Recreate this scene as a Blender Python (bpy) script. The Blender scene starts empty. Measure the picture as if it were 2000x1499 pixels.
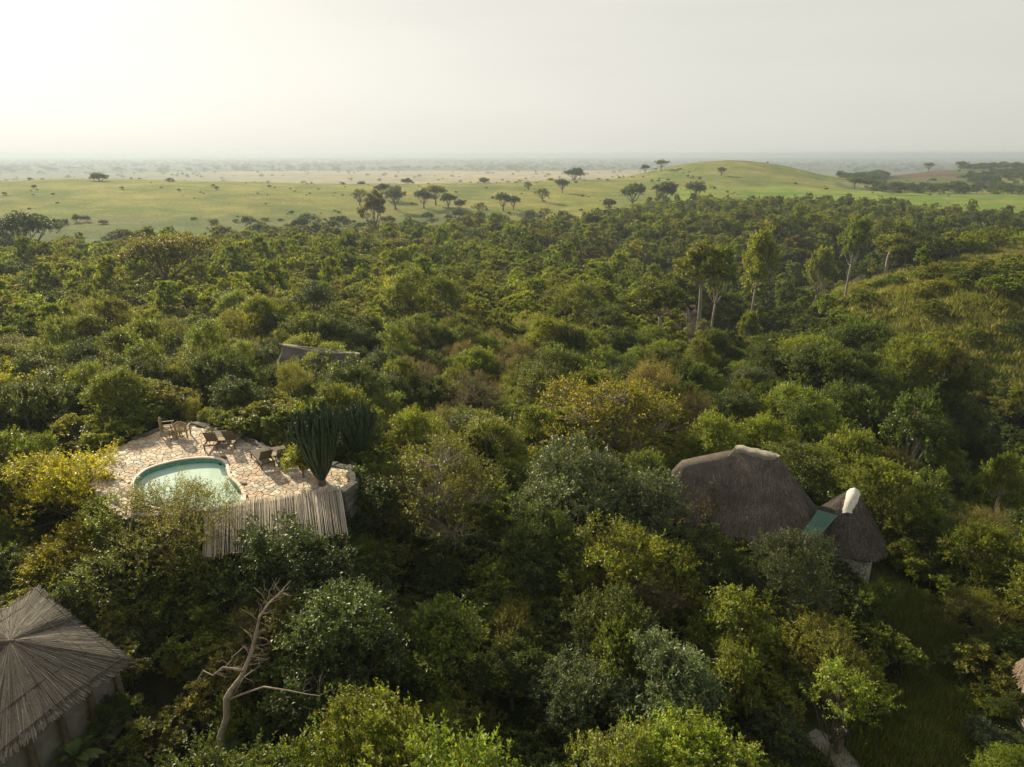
import bpy, math, random
import numpy as np
from mathutils import Vector, Matrix
from mathutils.geometry import delaunay_2d_cdt
R = math.radians
random.seed(5)
rng = np.random.default_rng(11)
scn = bpy.context.scene
COL = scn.collection

# ------------------------------------------------------------------ camera, sky, sun, exposure
CZ = 14.5; F = 1351.0; PITCH = R(18.4)
cam = bpy.data.cameras.new('camera'); camo = bpy.data.objects.new('camera', cam); COL.objects.link(camo)
cam.sensor_width = 36; cam.lens = F/2000*36; cam.clip_start = .1; cam.clip_end = 90000
camo.location = (0, 0, CZ); camo.rotation_euler = (R(90)-PITCH, 0, 0)
scn.camera = camo
SUN_AZ = -38.0; SUN_EL = 24.0            # degrees from +Y, negative = left
world = bpy.data.worlds.new('World'); scn.world = world; world.use_nodes = True
wn = world.node_tree.nodes; wl = world.node_tree.links
bg = wn['Background']
sky = wn.new('ShaderNodeTexSky'); sky.sky_type = 'NISHITA'; sky.sun_disc = False
sky.sun_elevation = R(SUN_EL); sky.sun_rotation = R(SUN_AZ)
sky.air_density = 1.0; sky.dust_density = 3.0; sky.ozone_density = 1.0; sky.altitude = 0
hs = wn.new('ShaderNodeHueSaturation'); hs.inputs['Saturation'].default_value = .4; hs.inputs['Value'].default_value = 1.0
wl.new(sky.outputs[0], hs.inputs['Color'])
# even veil of high haze: brightest toward the sun, dimmer overhead and behind
SDV = (math.sin(R(SUN_AZ))*math.cos(R(SUN_EL)), math.cos(R(SUN_AZ))*math.cos(R(SUN_EL)), math.sin(R(SUN_EL)))
def wmath(op, a, b):
    n_ = wn.new('ShaderNodeMath'); n_.operation = op
    for s_, x_ in ((n_.inputs[0], a), (n_.inputs[1], b)):
        if isinstance(x_, (int, float)): s_.default_value = x_
        else: wl.new(x_, s_)
    return n_.outputs[0]
wt = wn.new('ShaderNodeTexCoord'); dp = wn.new('ShaderNodeVectorMath'); dp.operation = 'DOT_PRODUCT'; dp.inputs[1].default_value = SDV; wl.new(wt.outputs['Generated'], dp.inputs[0])
lobe = wmath('POWER', wmath('MULTIPLY_ADD', dp.outputs['Value'], .5), 3.0); lobe.node.inputs[0].links[0].from_node.inputs[2].default_value = .5
sx = wn.new('ShaderNodeSeparateXYZ'); wl.new(wt.outputs['Generated'], sx.inputs[0])
zen = wn.new('ShaderNodeMapRange'); zen.interpolation_type = 'SMOOTHSTEP'; zen.inputs[1].default_value = .1; zen.inputs[2].default_value = 1.0; zen.inputs[3].default_value = 1.0; zen.inputs[4].default_value = .5; wl.new(sx.outputs['Z'], zen.inputs[0])
vr = wn.new('ShaderNodeValToRGB'); vr.color_ramp.elements[0].color = (.53, .535, .485, 1); vr.color_ramp.elements[1].color = (.80, .775, .70, 1); wl.new(lobe, vr.inputs[0])

cn = wn.new('ShaderNodeTexNoise'); cn.inputs['Scale'].default_value = 1.6; cn.inputs['Detail'].default_value = 5; cmp_ = wn.new('ShaderNodeMapping'); cmp_.inputs['Scale'].default_value = (1, 1, 7); wl.new(wt.outputs['Generated'], cmp_.inputs[0]); wl.new(cmp_.outputs[0], cn.inputs['Vector'])
cr = wn.new('ShaderNodeMapRange'); cr.inputs[3].default_value = 7.55*.96; cr.inputs[4].default_value = 7.55*1.04; cr.inputs[1].default_value = .3; cr.inputs[2].default_value = .7; wl.new(cn.outputs[0], cr.inputs[0])
vm = wn.new('ShaderNodeVectorMath'); vm.operation = 'SCALE'; wl.new(vr.outputs[0], vm.inputs[0]); wl.new(wmath('MULTIPLY', zen.outputs[0], cr.outputs[0]), vm.inputs['Scale'])
hsc = wn.new('ShaderNodeVectorMath'); hsc.operation = 'SCALE'; hsc.inputs['Scale'].default_value = .06; wl.new(hs.outputs[0], hsc.inputs[0])
wa = wn.new('ShaderNodeVectorMath'); wa.operation = 'ADD'; wl.new(vm.outputs[0], wa.inputs[0]); wl.new(hsc.outputs[0], wa.inputs[1]); wl.new(wa.outputs[0], bg.inputs['Color'])
bg.inputs['Strength'].default_value = .10
sl = bpy.data.lights.new('sun', 'SUN'); sl.energy = 5.0; sl.angle = R(1.2); sl.color = (1, .85, .58)
so = bpy.data.objects.new('sun', sl); COL.objects.link(so)
sd = Vector((math.sin(R(SUN_AZ))*math.cos(R(SUN_EL)), math.cos(R(SUN_AZ))*math.cos(R(SUN_EL)), math.sin(R(SUN_EL))))
so.rotation_euler = sd.to_track_quat('Z', 'Y').to_euler(); so.location = (0, 0, 60)
vs = scn.view_settings
vs.view_transform = 'Standard'; vs.look = 'None'; vs.exposure = 0.52; vs.gamma = 1.0; vs.use_curve_mapping = False
cy = scn.cycles
cy.use_denoising = True; cy.max_bounces = 7; cy.diffuse_bounces = 3; cy.glossy_bounces = 2
cy.transmission_bounces = 4; cy.volume_bounces = 2; cy.transparent_max_bounces = 4
cy.caustics_reflective = False; cy.caustics_refractive = False
cy.sample_clamp_indirect = 4

# ------------------------------------------------------------------ measuring helpers
def ray(u, v):
    a = (u-1000)/F; b = (749.5-v)/F
    return np.array([a, math.cos(PITCH)+b*math.sin(PITCH), -math.sin(PITCH)+b*math.cos(PITCH)])
def G(u, v, z):
    d = ray(u, v); s = (z-CZ)/d[2]; return np.array([d[0]*s, d[1]*s, z])
def GY(u, v, y):
    d = ray(u, v); s = y/d[1]; return np.array([d[0]*s, y, CZ+d[2]*s])
def PR(x, y, z):
    z = z-CZ
    w = y*math.cos(PITCH)-z*math.sin(PITCH); up = y*math.sin(PITCH)+z*math.cos(PITCH)
    w = np.where(np.abs(w) < 1e-3, 1e-3, w)
    return 1000+F*x/w, 749.5-F*up/w, w
def in_poly(x, y, poly):
    n = len(poly); c = False; j = n-1
    for i in range(n):
        xi, yi = poly[i]; xj, yj = poly[j]
        if (yi > y) != (yj > y) and x < (xj-xi)*(y-yi)/(yj-yi)+xi: c = not c
        j = i
    return c
def poly_dist(x, y, poly):
    if in_poly(x, y, poly): return 0.
    m = 1e9
    for i in range(len(poly)):
        ax, ay = poly[i-1]; bx, by = poly[i]; dx, dy = bx-ax, by-ay
        t = max(0, min(1, ((x-ax)*dx+(y-ay)*dy)/max(dx*dx+dy*dy, 1e-9)))
        m = min(m, math.hypot(ax+t*dx-x, ay+t*dy-y))
    return m
def hash2(i, j, s):
    n = (i.astype(np.int64)*374761393+j.astype(np.int64)*668265263+s*974634777) & 0xffffffff
    n = ((n ^ (n >> 13))*1274126177) & 0xffffffff
    return ((n ^ (n >> 16)) & 0xffff)/65535.
def vnoise(x, y, s=0):
    i = np.floor(x); j = np.floor(y); fx = x-i; fy = y-j
    fx = fx*fx*(3-2*fx); fy = fy*fy*(3-2*fy)
    a = hash2(i, j, s); b = hash2(i+1, j, s); c = hash2(i, j+1, s); d = hash2(i+1, j+1, s)
    return (a*(1-fx)+b*fx)*(1-fy)+(c*(1-fx)+d*fx)*fy
def fbm(x, y, s=0, o=4):
    r = 0; a = .5; t = 0
    for k in range(o):
        r = r+a*vnoise(x, y, s+k); t += a; x = x*2.03+7; y = y*2.03+3; a *= .5
    return r/t

# ------------------------------------------------------------------ terrain heights
PLAIN = -45.
CP = []
def cp(u, v, z, t=0): CP.append((*G(u, v, z+t)[:2], z))
def cpr(u, v, r):
    d = ray(u, v); s = r/math.hypot(d[0], d[1]); CP.append((d[0]*s, d[1]*s, CZ+d[2]*s))
for a in [(1000,1499,-6,4),(700,1499,-5.5,4),(500,1400,-5,4),(1500,1450,-6.5,4),(1650,1470,-6.5,0),(1780,1300,-6.5,0),(1690,1150,-6,0),
          (1990,1400,-6.6,3),(60,1480,-4.6,0),(300,1150,-3.6,3.5),(200,1050,-3.2,3),(560,1100,-3.6,3),(850,1090,-4.5,1),(1200,1200,-5.5,4),(1450,1100,-5.6,3),
          (1000,1000,-5,4),(375,820,-.4,0),(470,850,-.4,0),(560,888,-.5,0),(200,870,-1.,0),(250,960,-1.3,0),(100,900,-3.,2.4),(60,840,-2.6,2.4),(160,980,-3.2,2.4),(350,920,-1.2,0),(480,905,-1.2,0),(420,850,-.8,0),(715,930,-3.2,0),(690,1010,-3.2,0),(500,1040,-3,0),(350,1040,-2.6,0),(620,870,-1,0),
          (400,770,-1.6,3),(150,770,-1.6,3),(620,790,-2.2,3),(800,850,-4,4),(1000,850,-5,4),(1200,750,-6,5),(1450,880,-6,2),(1600,930,-6.5,2),(1800,1050,-6.5,2),(1950,1150,-7,3),
          (620,720,-6,3),(100,650,-6,5),(300,550,-8,5),(100,490,-10,4),(700,480,-12,4),(400,480,-11,4),(1000,600,-9,5),(1000,500,-12,5),(1000,455,-15,4),(1220,425,-15,5),
          (1250,650,-9,5),(1500,425,-12,5),(1800,425,-12,6),(1600,402,-13,4),(1980,410,-13,5),
          (300,462,-16,0),(60,470,-15,0),(600,470,-17,0),(800,440,-18,0),(1050,430,-18,0),
          (1700,640,-5,2),(1900,560,-5,2),(1900,480,-8,2),(1750,540,-7,2),(1960,680,-5,2),(1650,705,-8,1.5),(1800,720,-6,2),(1900,740,-7,2),(1640,620,-8,2),(1620,575,-9,2),(1720,545,-8,2),(1860,505,-9,2),(1990,470,-9,2),
          (1985,930,-17,4),(1880,860,-19,4),(1730,830,-21,4),(1610,760,-23,5),(1530,680,-24,6),(1480,600,-25,6),(1570,560,-24,6),(1700,520,-23,6),(1850,475,-22,6),(1985,438,-20,6),
          (1380,720,-8,5),(1300,560,-10,5),(1460,500,-11,5),(1660,465,-11,5),(1420,800,-8,5),(1560,900,-8,3),(1700,960,-9,3),(1380,620,-12,5)]: cp(*a)
for a in [(-100,356,600),(0,355,600),(150,351,600),(320,352,600),(600,359,600),(900,358,610),(1100,352,660),(1200,349,690),(1250,345,720),(1300,328,770),(1340,319,770),(1440,314,800),(1530,323,790),(1590,341,780),(1640,361,740),
          (1340,362,600),(1450,374,560),(1600,382,560),(1520,350,680),(1380,345,680),(1750,381,600),(1900,388,560),(1700,346,960),(1780,339,1100),(1880,330,1230),(1980,328,1230),(2150,328,1230),(1850,352,880),(1980,357,850),(1650,352,900),(1720,368,720),(2200,390,600)]: cpr(*a)
for u in (-100,0,150,320,600,900,1100,1250): cpr(u, 500, 1) if 0 else None
for az, r, z in [(-45,700,-12),(-33,820,-30),(-20,820,-30),(-5,830,-30),(5,860,-30),(-33,1100,-43),(-15,1100,-43),(0,1100,-43),(8,1150,-43),(17,1100,-42),(12,1000,-30),(19,1000,-28),(24,1200,-30),
                 (60,15,-7),(90,20,-8),(130,20,-8),(180,15,-7),(-60,15,-5),(-90,20,-6),(-130,20,-7),(60,100,-10),(60,400,-15),(-60,100,-8),(-60,400,-14),(180,200,-12),(100,300,-14),(-100,300,-12),(60,1200,-20),(-60,900,-30),(180,1200,-30)]:
    CP.append((r*math.sin(R(az)), r*math.cos(R(az)), z))
CPA = np.array(CP)
def warp(x, y):
    r = np.maximum(np.hypot(x, y), 7.); return np.arctan2(x, y), np.log(r)
ca, cl = warp(CPA[:, 0], CPA[:, 1])
def kern(d2): return np.sqrt(d2+.05**2)
def dist2(a, l, b, m):
    da = np.abs(a[:, None]-b[None]); da = np.minimum(da, 2*math.pi-da); return da**2+(l[:, None]-m[None])**2
K = kern(dist2(ca, cl, ca, cl)); n = len(ca)
A = np.zeros((n+1, n+1)); A[:n, :n] = K-np.eye(n)*.004; A[:n, n] = 1; A[n, :n] = 1
WT = np.linalg.solve(A, np.append(CPA[:, 2], 0))
GL = np.array([G(u, v, z)[:2] for u, v, z in [(2060,960,-13),(1985,930,-13),(1880,860,-15),(1730,830,-16),(1610,760,-17),(1530,680,-17),(1480,600,-18),(1570,560,-18),(1700,520,-18)]])
def ravine(x, y):
    d = np.full(len(x), 1e9)
    for a, b in zip(GL[:-1], GL[1:]):
        ab = b-a; t = np.clip(((x-a[0])*ab[0]+(y-a[1])*ab[1])/(ab@ab), 0, 1); d = np.minimum(d, np.hypot(x-a[0]-t*ab[0], y-a[1]-t*ab[1]))
    w = 6.5+np.hypot(x, y)*.03
    return 8.5*np.exp(-(d/w)**2)
def H(x, y):
    x = np.atleast_1d(np.asarray(x, float)); y = np.atleast_1d(np.asarray(y, float))
    out = np.empty(len(x))
    for k in range(0, len(x), 40000):
        a, l = warp(x[k:k+40000], y[k:k+40000])
        out[k:k+40000] = kern(dist2(a, l, ca, cl))@WT[:-1]+WT[-1]
    r = np.hypot(x, y)
    out += (fbm(x/26, y/26, 3)-.5)*np.clip((r-40)/100, 0, 1)*2.4*np.clip(1.5-r/700, 0.4, 1)
    out += (fbm(x/5, y/5, 9)-.5)*np.clip((r-18)/60, 0, .5)
    out -= ravine(x, y)
    t = np.clip((r-1250)/350, 0, 1); t = t*t*(3-2*t)
    return out*(1-t)+(PLAIN+(fbm(x/900, y/900, 5)-.5)*2)*t
def H1(x, y): return float(H([x], [y])[0])
SS = np.geomspace(9, 60000, 1600)
def hit(u, v):
    d = ray(u, v); p = d[None]*SS[:, None]; z = p[:, 2]+CZ
    m = np.where(z < H(p[:, 0], p[:, 1]))[0]
    k = m[0] if len(m) else len(SS)-1
    lo, hi = SS[max(k-1, 0)], SS[k]
    for _ in range(12):
        s = (lo+hi)/2
        if CZ+d[2]*s < H1(d[0]*s, d[1]*s): hi = s
        else: lo = s
    return np.array([d[0]*hi, d[1]*hi, CZ+d[2]*hi])

# ------------------------------------------------------------------ mesh helpers
def mesh_from(name, V, Fc, mats=(), fm=None, cols=None, smooth=False):
    me = bpy.data.meshes.new(name)
    V = np.asarray(V, np.float32)
    if isinstance(Fc, np.ndarray):
        nf, k = Fc.shape
        me.vertices.add(len(V)); me.vertices.foreach_set('co', V.ravel())
        me.loops.add(nf*k); me.loops.foreach_set('vertex_index', Fc.astype(np.int32).ravel())
        me.polygons.add(nf); me.polygons.foreach_set('loop_start', np.arange(0, nf*k, k, dtype=np.int32))
        me.polygons.foreach_set('loop_total', np.full(nf, k, np.int32))
        me.update(calc_edges=True)
    else:
        me.from_pydata([tuple(map(float, v)) for v in V], [], Fc); me.update()
    for m in mats: me.materials.append(m)
    if fm is not None: me.polygons.foreach_set('material_index', np.asarray(fm, np.int32))
    if cols is not None:
        at = me.attributes.new('col', 'FLOAT_COLOR', 'POINT')
        c = np.ones((len(V), 4), np.float32); c[:, :3] = cols; at.data.foreach_set('color', c.ravel())
    if smooth: me.polygons.foreach_set('use_smooth', np.ones(len(me.polygons), bool))
    return me
def link(name, me, parent=None, loc=None, rot=None, scale=None):
    o = bpy.data.objects.new(name, me); COL.objects.link(o)
    if parent is not None: o.parent = parent
    if loc is not None: o.location = loc
    if rot is not None: o.rotation_euler = rot
    if scale is not None: o.scale = scale if hasattr(scale, '__len__') else (scale,)*3
    return o
def tag(o, label=None, cat=None, group=None, kind=None):
    if label: o['label'] = label
    if cat: o['category'] = cat
    if group: o['group'] = group
    if kind: o['kind'] = kind
    return o
def thing(name, label, cat, loc, rz=0, group=None):
    return tag(link(name, None, None, loc, (0, 0, rz)), label, cat, group)
class MB:
    """collects boxes, tubes and faces"""
    def __init__(s): s.v = []; s.f = []; s.m = []; s.c = []
    def add(s, V, Fc, mi=0, col=None):
        b = len(s.v); s.v += [tuple(map(float, p)) for p in V]; s.f += [tuple(b+i for i in f) for f in Fc]; s.m += [mi]*len(Fc)
        s.c += [col if col is not None else (.3, .3, .3)]*len(V)
    def box(s, c, d, rz=0, rx=0, mi=0, col=None, jit=0):
        M = Matrix.Rotation(rz, 3, 'Z') @ Matrix.Rotation(rx, 3, 'X')
        V = []
        for z in (-1, 1):
            for y in (-1, 1):
                for x in (-1, 1):
                    p = M @ Vector((x*d[0]/2*(1+random.uniform(-jit, jit)), y*d[1]/2*(1+random.uniform(-jit, jit)), z*d[2]/2*(1+random.uniform(-jit, jit)))); V.append(p+Vector(c))
        s.add(V, [(0,2,3,1),(4,5,7,6),(0,1,5,4),(2,6,7,3),(0,4,6,2),(1,3,7,5)], mi, col)
    def tube(s, pts, rad, n=6, mi=0, col=None, cap=True):
        pts = [Vector(p) for p in pts]; V = []; k = len(pts)
        if not hasattr(rad, '__len__'): rad = [rad]*k
        ref = Vector((.31, .87, .12))
        for i, p in enumerate(pts):
            d = (pts[min(i+1, k-1)]-pts[max(i-1, 0)]).normalized()
            a = d.cross(ref); a = a.normalized() if a.length > 1e-4 else d.cross(Vector((1, 0, 0))).normalized()
            b = d.cross(a)
            for j in range(n):
                t = 2*math.pi*j/n; V.append(p+(a*math.cos(t)+b*math.sin(t))*rad[i])
        Fc = [(i*n+j, i*n+(j+1) % n, (i+1)*n+(j+1) % n, (i+1)*n+j) for i in range(k-1) for j in range(n)]
        if cap: Fc += [tuple(range(n))[::-1], tuple((k-1)*n+j for j in range(n))]
        s.add(V, Fc, mi, col)
    def mesh(s, name, mats, smooth=False):
        me = mesh_from(name, s.v, s.f, mats, s.m, np.array(s.c), smooth); return me
    def obj(s, name, mat, parent=None, smooth=False, **k):
        return link(name, s.mesh(name, mat if isinstance(mat, (list, tuple)) else [mat], smooth), parent, **k)

# ------------------------------------------------------------------ materials
def newmat(name):
    m = bpy.data.materials.new(name); m.use_nodes = True
    nt = m.node_tree; return m, nt, nt.nodes, nt.links, nt.nodes['Principled BSDF']
def noise(nt, scale, detail=4, coord=None, rough=.6):
    t = nt.nodes.new('ShaderNodeTexNoise'); t.inputs['Scale'].default_value = scale; t.inputs['Detail'].default_value = detail; t.inputs['Roughness'].default_value = rough
    if coord is not None: nt.links.new(coord, t.inputs['Vector'])
    return t
def ramp(nt, fac, stops):
    r = nt.nodes.new('ShaderNodeValToRGB'); e = r.color_ramp.elements
    e[0].position, e[0].color = stops[0][0], (*stops[0][1], 1); e[1].position, e[1].color = stops[-1][0], (*stops[-1][1], 1)
    for p, c in stops[1:-1]:
        x = e.new(p); x.color = (*c, 1)
    nt.links.new(fac, r.inputs[0]); return r
def mix(nt, fac, a, b, mode='MIX'):
    m = nt.nodes.new('ShaderNodeMixRGB'); m.blend_type = mode
    for s, x in ((m.inputs[0], fac), (m.inputs[1], a), (m.inputs[2], b)):
        if isinstance(x, (int, float)): s.default_value = x
        elif isinstance(x, tuple): s.default_value = (*x, 1)
        else: nt.links.new(x, s)
    return m.outputs[0]
def bump(nt, h, p, strength=.5, dist=.05):
    b = nt.nodes.new('ShaderNodeBump'); b.inputs['Strength'].default_value = strength; b.inputs['Distance'].default_value = dist
    nt.links.new(h, b.inputs['Height']); nt.links.new(b.outputs[0], p.inputs['Normal'])
def simple(name, c1, c2, scale=8, rough=.85, bs=.3, bd=.02, spec=.3, stretch=None, rnd=.25):
    m, nt, nd, lk, p = newmat(name)
    tc = nd.new('ShaderNodeTexCoord'); co = tc.outputs['Object']
    if stretch:
        mp = nd.new('ShaderNodeMapping'); mp.inputs['Scale'].default_value = stretch; lk.new(co, mp.inputs[0]); co = mp.outputs[0]
    t = noise(nt, scale, 5, co)
    r = ramp(nt, t.outputs[0], [(.3, c1), (.7, c2)])
    oi = nd.new('ShaderNodeObjectInfo'); h = nd.new('ShaderNodeHueSaturation')
    mr = nd.new('ShaderNodeMapRange'); mr.inputs[3].default_value = 1-rnd; mr.inputs[4].default_value = 1+rnd
    lk.new(oi.outputs['Random'], mr.inputs[0]); lk.new(mr.outputs[0], h.inputs['Value']); lk.new(r.outputs[0], h.inputs['Color'])
    lk.new(h.outputs[0], p.inputs['Base Color'])
    p.inputs['Roughness'].default_value = rough; p.inputs['Specular IOR Level'].default_value = spec
    bump(nt, t.outputs[0], p, bs, bd)
    return m
def attr_mat(name, rough=.8, scale=30, bs=.3, bd=.01, amt=.3, spec=.3):
    """colour from the piece's own 'col' attribute, broken by grain"""
    m, nt, nd, lk, p = newmat(name)
    a = nd.new('ShaderNodeAttribute'); a.attribute_name = 'col'
    tc = nd.new('ShaderNodeTexCoord'); t = noise(nt, scale, 5, tc.outputs['Object'])
    g = ramp(nt, t.outputs[0], [(.25, (1-amt,)*3), (.75, (1+amt,)*3)])
    lk.new(mix(nt, 1.0, a.outputs['Color'], g.outputs[0], 'MULTIPLY'), p.inputs['Base Color'])
    p.inputs['Roughness'].default_value = rough; p.inputs['Specular IOR Level'].default_value = spec
    bump(nt, t.outputs[0], p, bs, bd); return m
def leaf_mat(name, trans=.44, rough=.45, spec=.35, vr=(.74, 1.28), hue=.014):
    m, nt, nd, lk, p = newmat(name)
    a = nd.new('ShaderNodeAttribute'); a.attribute_name = 'col'
    oi = nd.new('ShaderNodeObjectInfo')
    h = nd.new('ShaderNodeHueSaturation')
    mv = nd.new('ShaderNodeMapRange'); mv.inputs[3].default_value = vr[0]; mv.inputs[4].default_value = vr[1]; lk.new(oi.outputs['Random'], mv.inputs[0]); lk.new(mv.outputs[0], h.inputs['Value'])
    wn_ = nd.new('ShaderNodeTexWhiteNoise'); wn_.noise_dimensions = '1D'; lk.new(oi.outputs['Random'], wn_.inputs['W'])
    mh = nd.new('ShaderNodeMapRange'); mh.inputs[3].default_value = .5-hue; mh.inputs[4].default_value = .5+hue*.8; lk.new(wn_.outputs['Value'], mh.inputs[0]); lk.new(mh.outputs[0], h.inputs['Hue'])
    lk.new(a.outputs['Color'], h.inputs['Color'])
    lk.new(h.outputs[0], p.inputs['Base Color']); p.inputs['Roughness'].default_value = rough; p.inputs['Specular IOR Level'].default_value = spec
    tr = nd.new('ShaderNodeBsdfTranslucent'); lk.new(mix(nt, 1.0, h.outputs[0], (1.9, 1.75, .8), 'MULTIPLY'), tr.inputs['Color'])
    ms = nd.new('ShaderNodeMixShader'); ms.inputs[0].default_value = trans
    lk.new(p.outputs[0], ms.inputs[1]); lk.new(tr.outputs[0], ms.inputs[2]); lk.new(ms.outputs[0], nd['Material Output'].inputs['Surface'])
    return m
M = {}
M['leaf'] = leaf_mat('leaf'); M['leaf_gloss'] = leaf_mat('leaf_glossy', .3, .45, .35)
M['leaf_far'] = leaf_mat('leaf_far', .25, .7, .1, (.7, 1.25), .012)
M['bark'] = simple('bark', (.10, .078, .055), (.22, .18, .14), 14, .95, .6, .03, .2, (1, 1, .25))
M['bark_pale'] = simple('pale_bark', (.22, .19, .15), (.38, .34, .28), 6, .9, .4, .02, .2, (1, 1, .3), .15)
M['deadwood'] = simple('deadwood', (.24, .19, .15), (.46, .39, .32), 10, .9, .5, .02, .2, (1, 1, .3), .1)
M['wood'] = simple('weathered_wood', (.10, .078, .055), (.19, .15, .11), 20, .8, .3, .005, .3, (1, 6, 6), .12)
M['teak'] = simple('pale_teak', (.26, .19, .11), (.40, .31, .19), 20, .75, .3, .005, .3, (1, 6, 6), .1)
M['reed'] = simple('reed_pole', (.32, .27, .22), (.64, .56, .47), 12, .85, .4, .01, .3, (6, .6, 6), .35)
M['reed_grey'] = attr_mat('roof_reed', .85, 20, .3, .01, .35)
M['stone'] = attr_mat('paving_stone', .75, 14, .4, .012, .22)
M['rock'] = simple('dark_rock', (.09, .085, .075), (.2, .19, .17), 6, .95, .8, .05)
M['mortar'] = simple('mortar', (.13, .11, .09), (.22, .19, .15), 20, .95)
M['plaster'] = simple('grey_plaster', (.2, .185, .165), (.3, .28, .25), 3, .95, .3, .01, .2)
M['cement'] = simple('pale_cement', (.38, .35, .29), (.66, .62, .53), 3.5, .9, .5, .03, .2, None, .03)
M['ridge_cement'] = simple('ridge_cement', (.24, .215, .175), (.44, .40, .33), 3.5, .9, .5, .03, .2, None, .03)
M['coping'] = simple('pool_coping', (.5, .42, .34), (.72, .64, .55), 6, .7, .2, .01)
M['umber'] = simple('roof_underlay', (.03, .025, .02), (.07, .06, .05), 12, .95)
M['path'] = simple('path_concrete', (.26, .24, .21), (.4, .37, .33), 4, .9, .3, .02)
M['succulent'] = simple('succulent_green', (.030, .055, .020), (.065, .10, .034), 5, .6, .2, .01, .4, None, .15)
M['lantern'] = simple('dark_metal', (.02, .02, .018), (.05, .045, .04), 20, .6)
def thatch_mat():
    m, nt, nd, lk, p = newmat('thatch'); tc = nd.new('ShaderNodeTexCoord')
    a = nd.new('ShaderNodeAttribute'); a.attribute_name = 'col'
    mp = nd.new('ShaderNodeMapping'); mp.inputs['Scale'].default_value = (1, 1, .16); lk.new(tc.outputs['Object'], mp.inputs[0])
    t = noise(nt, 26, 6, mp.outputs[0]); b = noise(nt, 1.1, 4, tc.outputs['Object'])
    g = ramp(nt, t.outputs[0], [(.3, (.5,)*3), (.7, (1.4,)*3)]); g2 = ramp(nt, b.outputs[0], [(.3, (.7,)*3), (.7, (1.25,)*3)])
    lk.new(mix(nt, 1., mix(nt, 1., a.outputs['Color'], g.outputs[0], 'MULTIPLY'), g2.outputs[0], 'MULTIPLY'), p.inputs['Base Color'])
    p.inputs['Roughness'].default_value = .95; p.inputs['Specular IOR Level'].default_value = .15; bump(nt, t.outputs[0], p, .8, .05); return m
M['thatch'] = thatch_mat()
def metal_roof():
    m, nt, nd, lk, p = newmat('green_sheet_metal'); tc = nd.new('ShaderNodeTexCoord'); t = noise(nt, 3, 5, tc.outputs['Object'])
    r = ramp(nt, t.outputs[0], [(.3, (.05, .13, .10)), (.7, (.085, .19, .15))]); lk.new(r.outputs[0], p.inputs['Base Color']); p.inputs['Roughness'].default_value = .5; return m
M['green'] = metal_roof()
def tile_mat(name, c1, c2):
    m, nt, nd, lk, p = newmat(name); tc = nd.new('ShaderNodeTexCoord')
    v = nd.new('ShaderNodeTexVoronoi'); v.inputs['Scale'].default_value = 22; lk.new(tc.outputs['Object'], v.inputs['Vector'])
    r = ramp(nt, v.outputs['Color'], [(.1, c1), (.9, c2)]); lk.new(r.outputs[0], p.inputs['Base Color']); p.inputs['Roughness'].default_value = .3; return m
M['tile_grey'] = tile_mat('grey_teal_tile', (.10, .16, .14), (.26, .28, .24)); M['tile_teal'] = tile_mat('turquoise_tile', (.03, .27, .20), (.07, .42, .32))
def water_mat(name, c, ior=1.33, rough=.03, bs=.05, sc=3.):
    m, nt, nd, lk, p = newmat(name); tc = nd.new('ShaderNodeTexCoord'); t = noise(nt, sc, 3, tc.outputs['Object'])
    r = ramp(nt, t.outputs[0], [(.3, tuple(x*.93 for x in c)), (.7, c)]); lk.new(r.outputs[0], p.inputs['Base Color'])
    p.inputs['Roughness'].default_value = rough; p.inputs['IOR'].default_value = ior; bump(nt, t.outputs[0], p, bs, .02); return m
M['pool'] = water_mat('pool_water', (.62, .80, .70)); M['lake'] = water_mat('lake_water', (.3, .34, .34), 1.33, .12, .02)
def ground_mat():
    m, nt, nd, lk, p = newmat('terrain_ground'); a = nd.new('ShaderNodeAttribute'); a.attribute_name = 'col'
    g = nd.new('ShaderNodeNewGeometry'); P = g.outputs['Position']
    n1 = noise(nt, .9, 6, P); n2 = noise(nt, .06, 5, P); n3 = noise(nt, .008, 5, P)
    r1 = ramp(nt, n1.outputs[0], [(.3, (.6,)*3), (.7, (1.35,)*3)]); r2 = ramp(nt, n2.outputs[0], [(.3, (.74, .8, .7)), (.7, (1.22, 1.16, 1.2))]); r3 = ramp(nt, n3.outputs[0], [(.35, (.8, .86, .8)), (.65, (1.15, 1.1, 1.05))])
    c = mix(nt, 1., a.outputs['Color'], r1.outputs[0], 'MULTIPLY'); c = mix(nt, 1., c, r2.outputs[0], 'MULTIPLY'); c = mix(nt, 1., c, r3.outputs[0], 'MULTIPLY'); n4 = noise(nt, .022, 6, P, .7); r4 = ramp(nt, n4.outputs[0], [(.36, (.6, .76, .64)), (.52, (1.,)*3), (.68, (1.3, 1.12, 1.12))]); c = mix(nt, 1., c, r4.outputs[0], 'MULTIPLY')
    lk.new(c, p.inputs['Base Color']); p.inputs['Roughness'].default_value = 1; p.inputs['Specular IOR Level'].default_value = .05
    bump(nt, n1.outputs[0], p, 1.0, .5); return m
M['ground'] = ground_mat()

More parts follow.
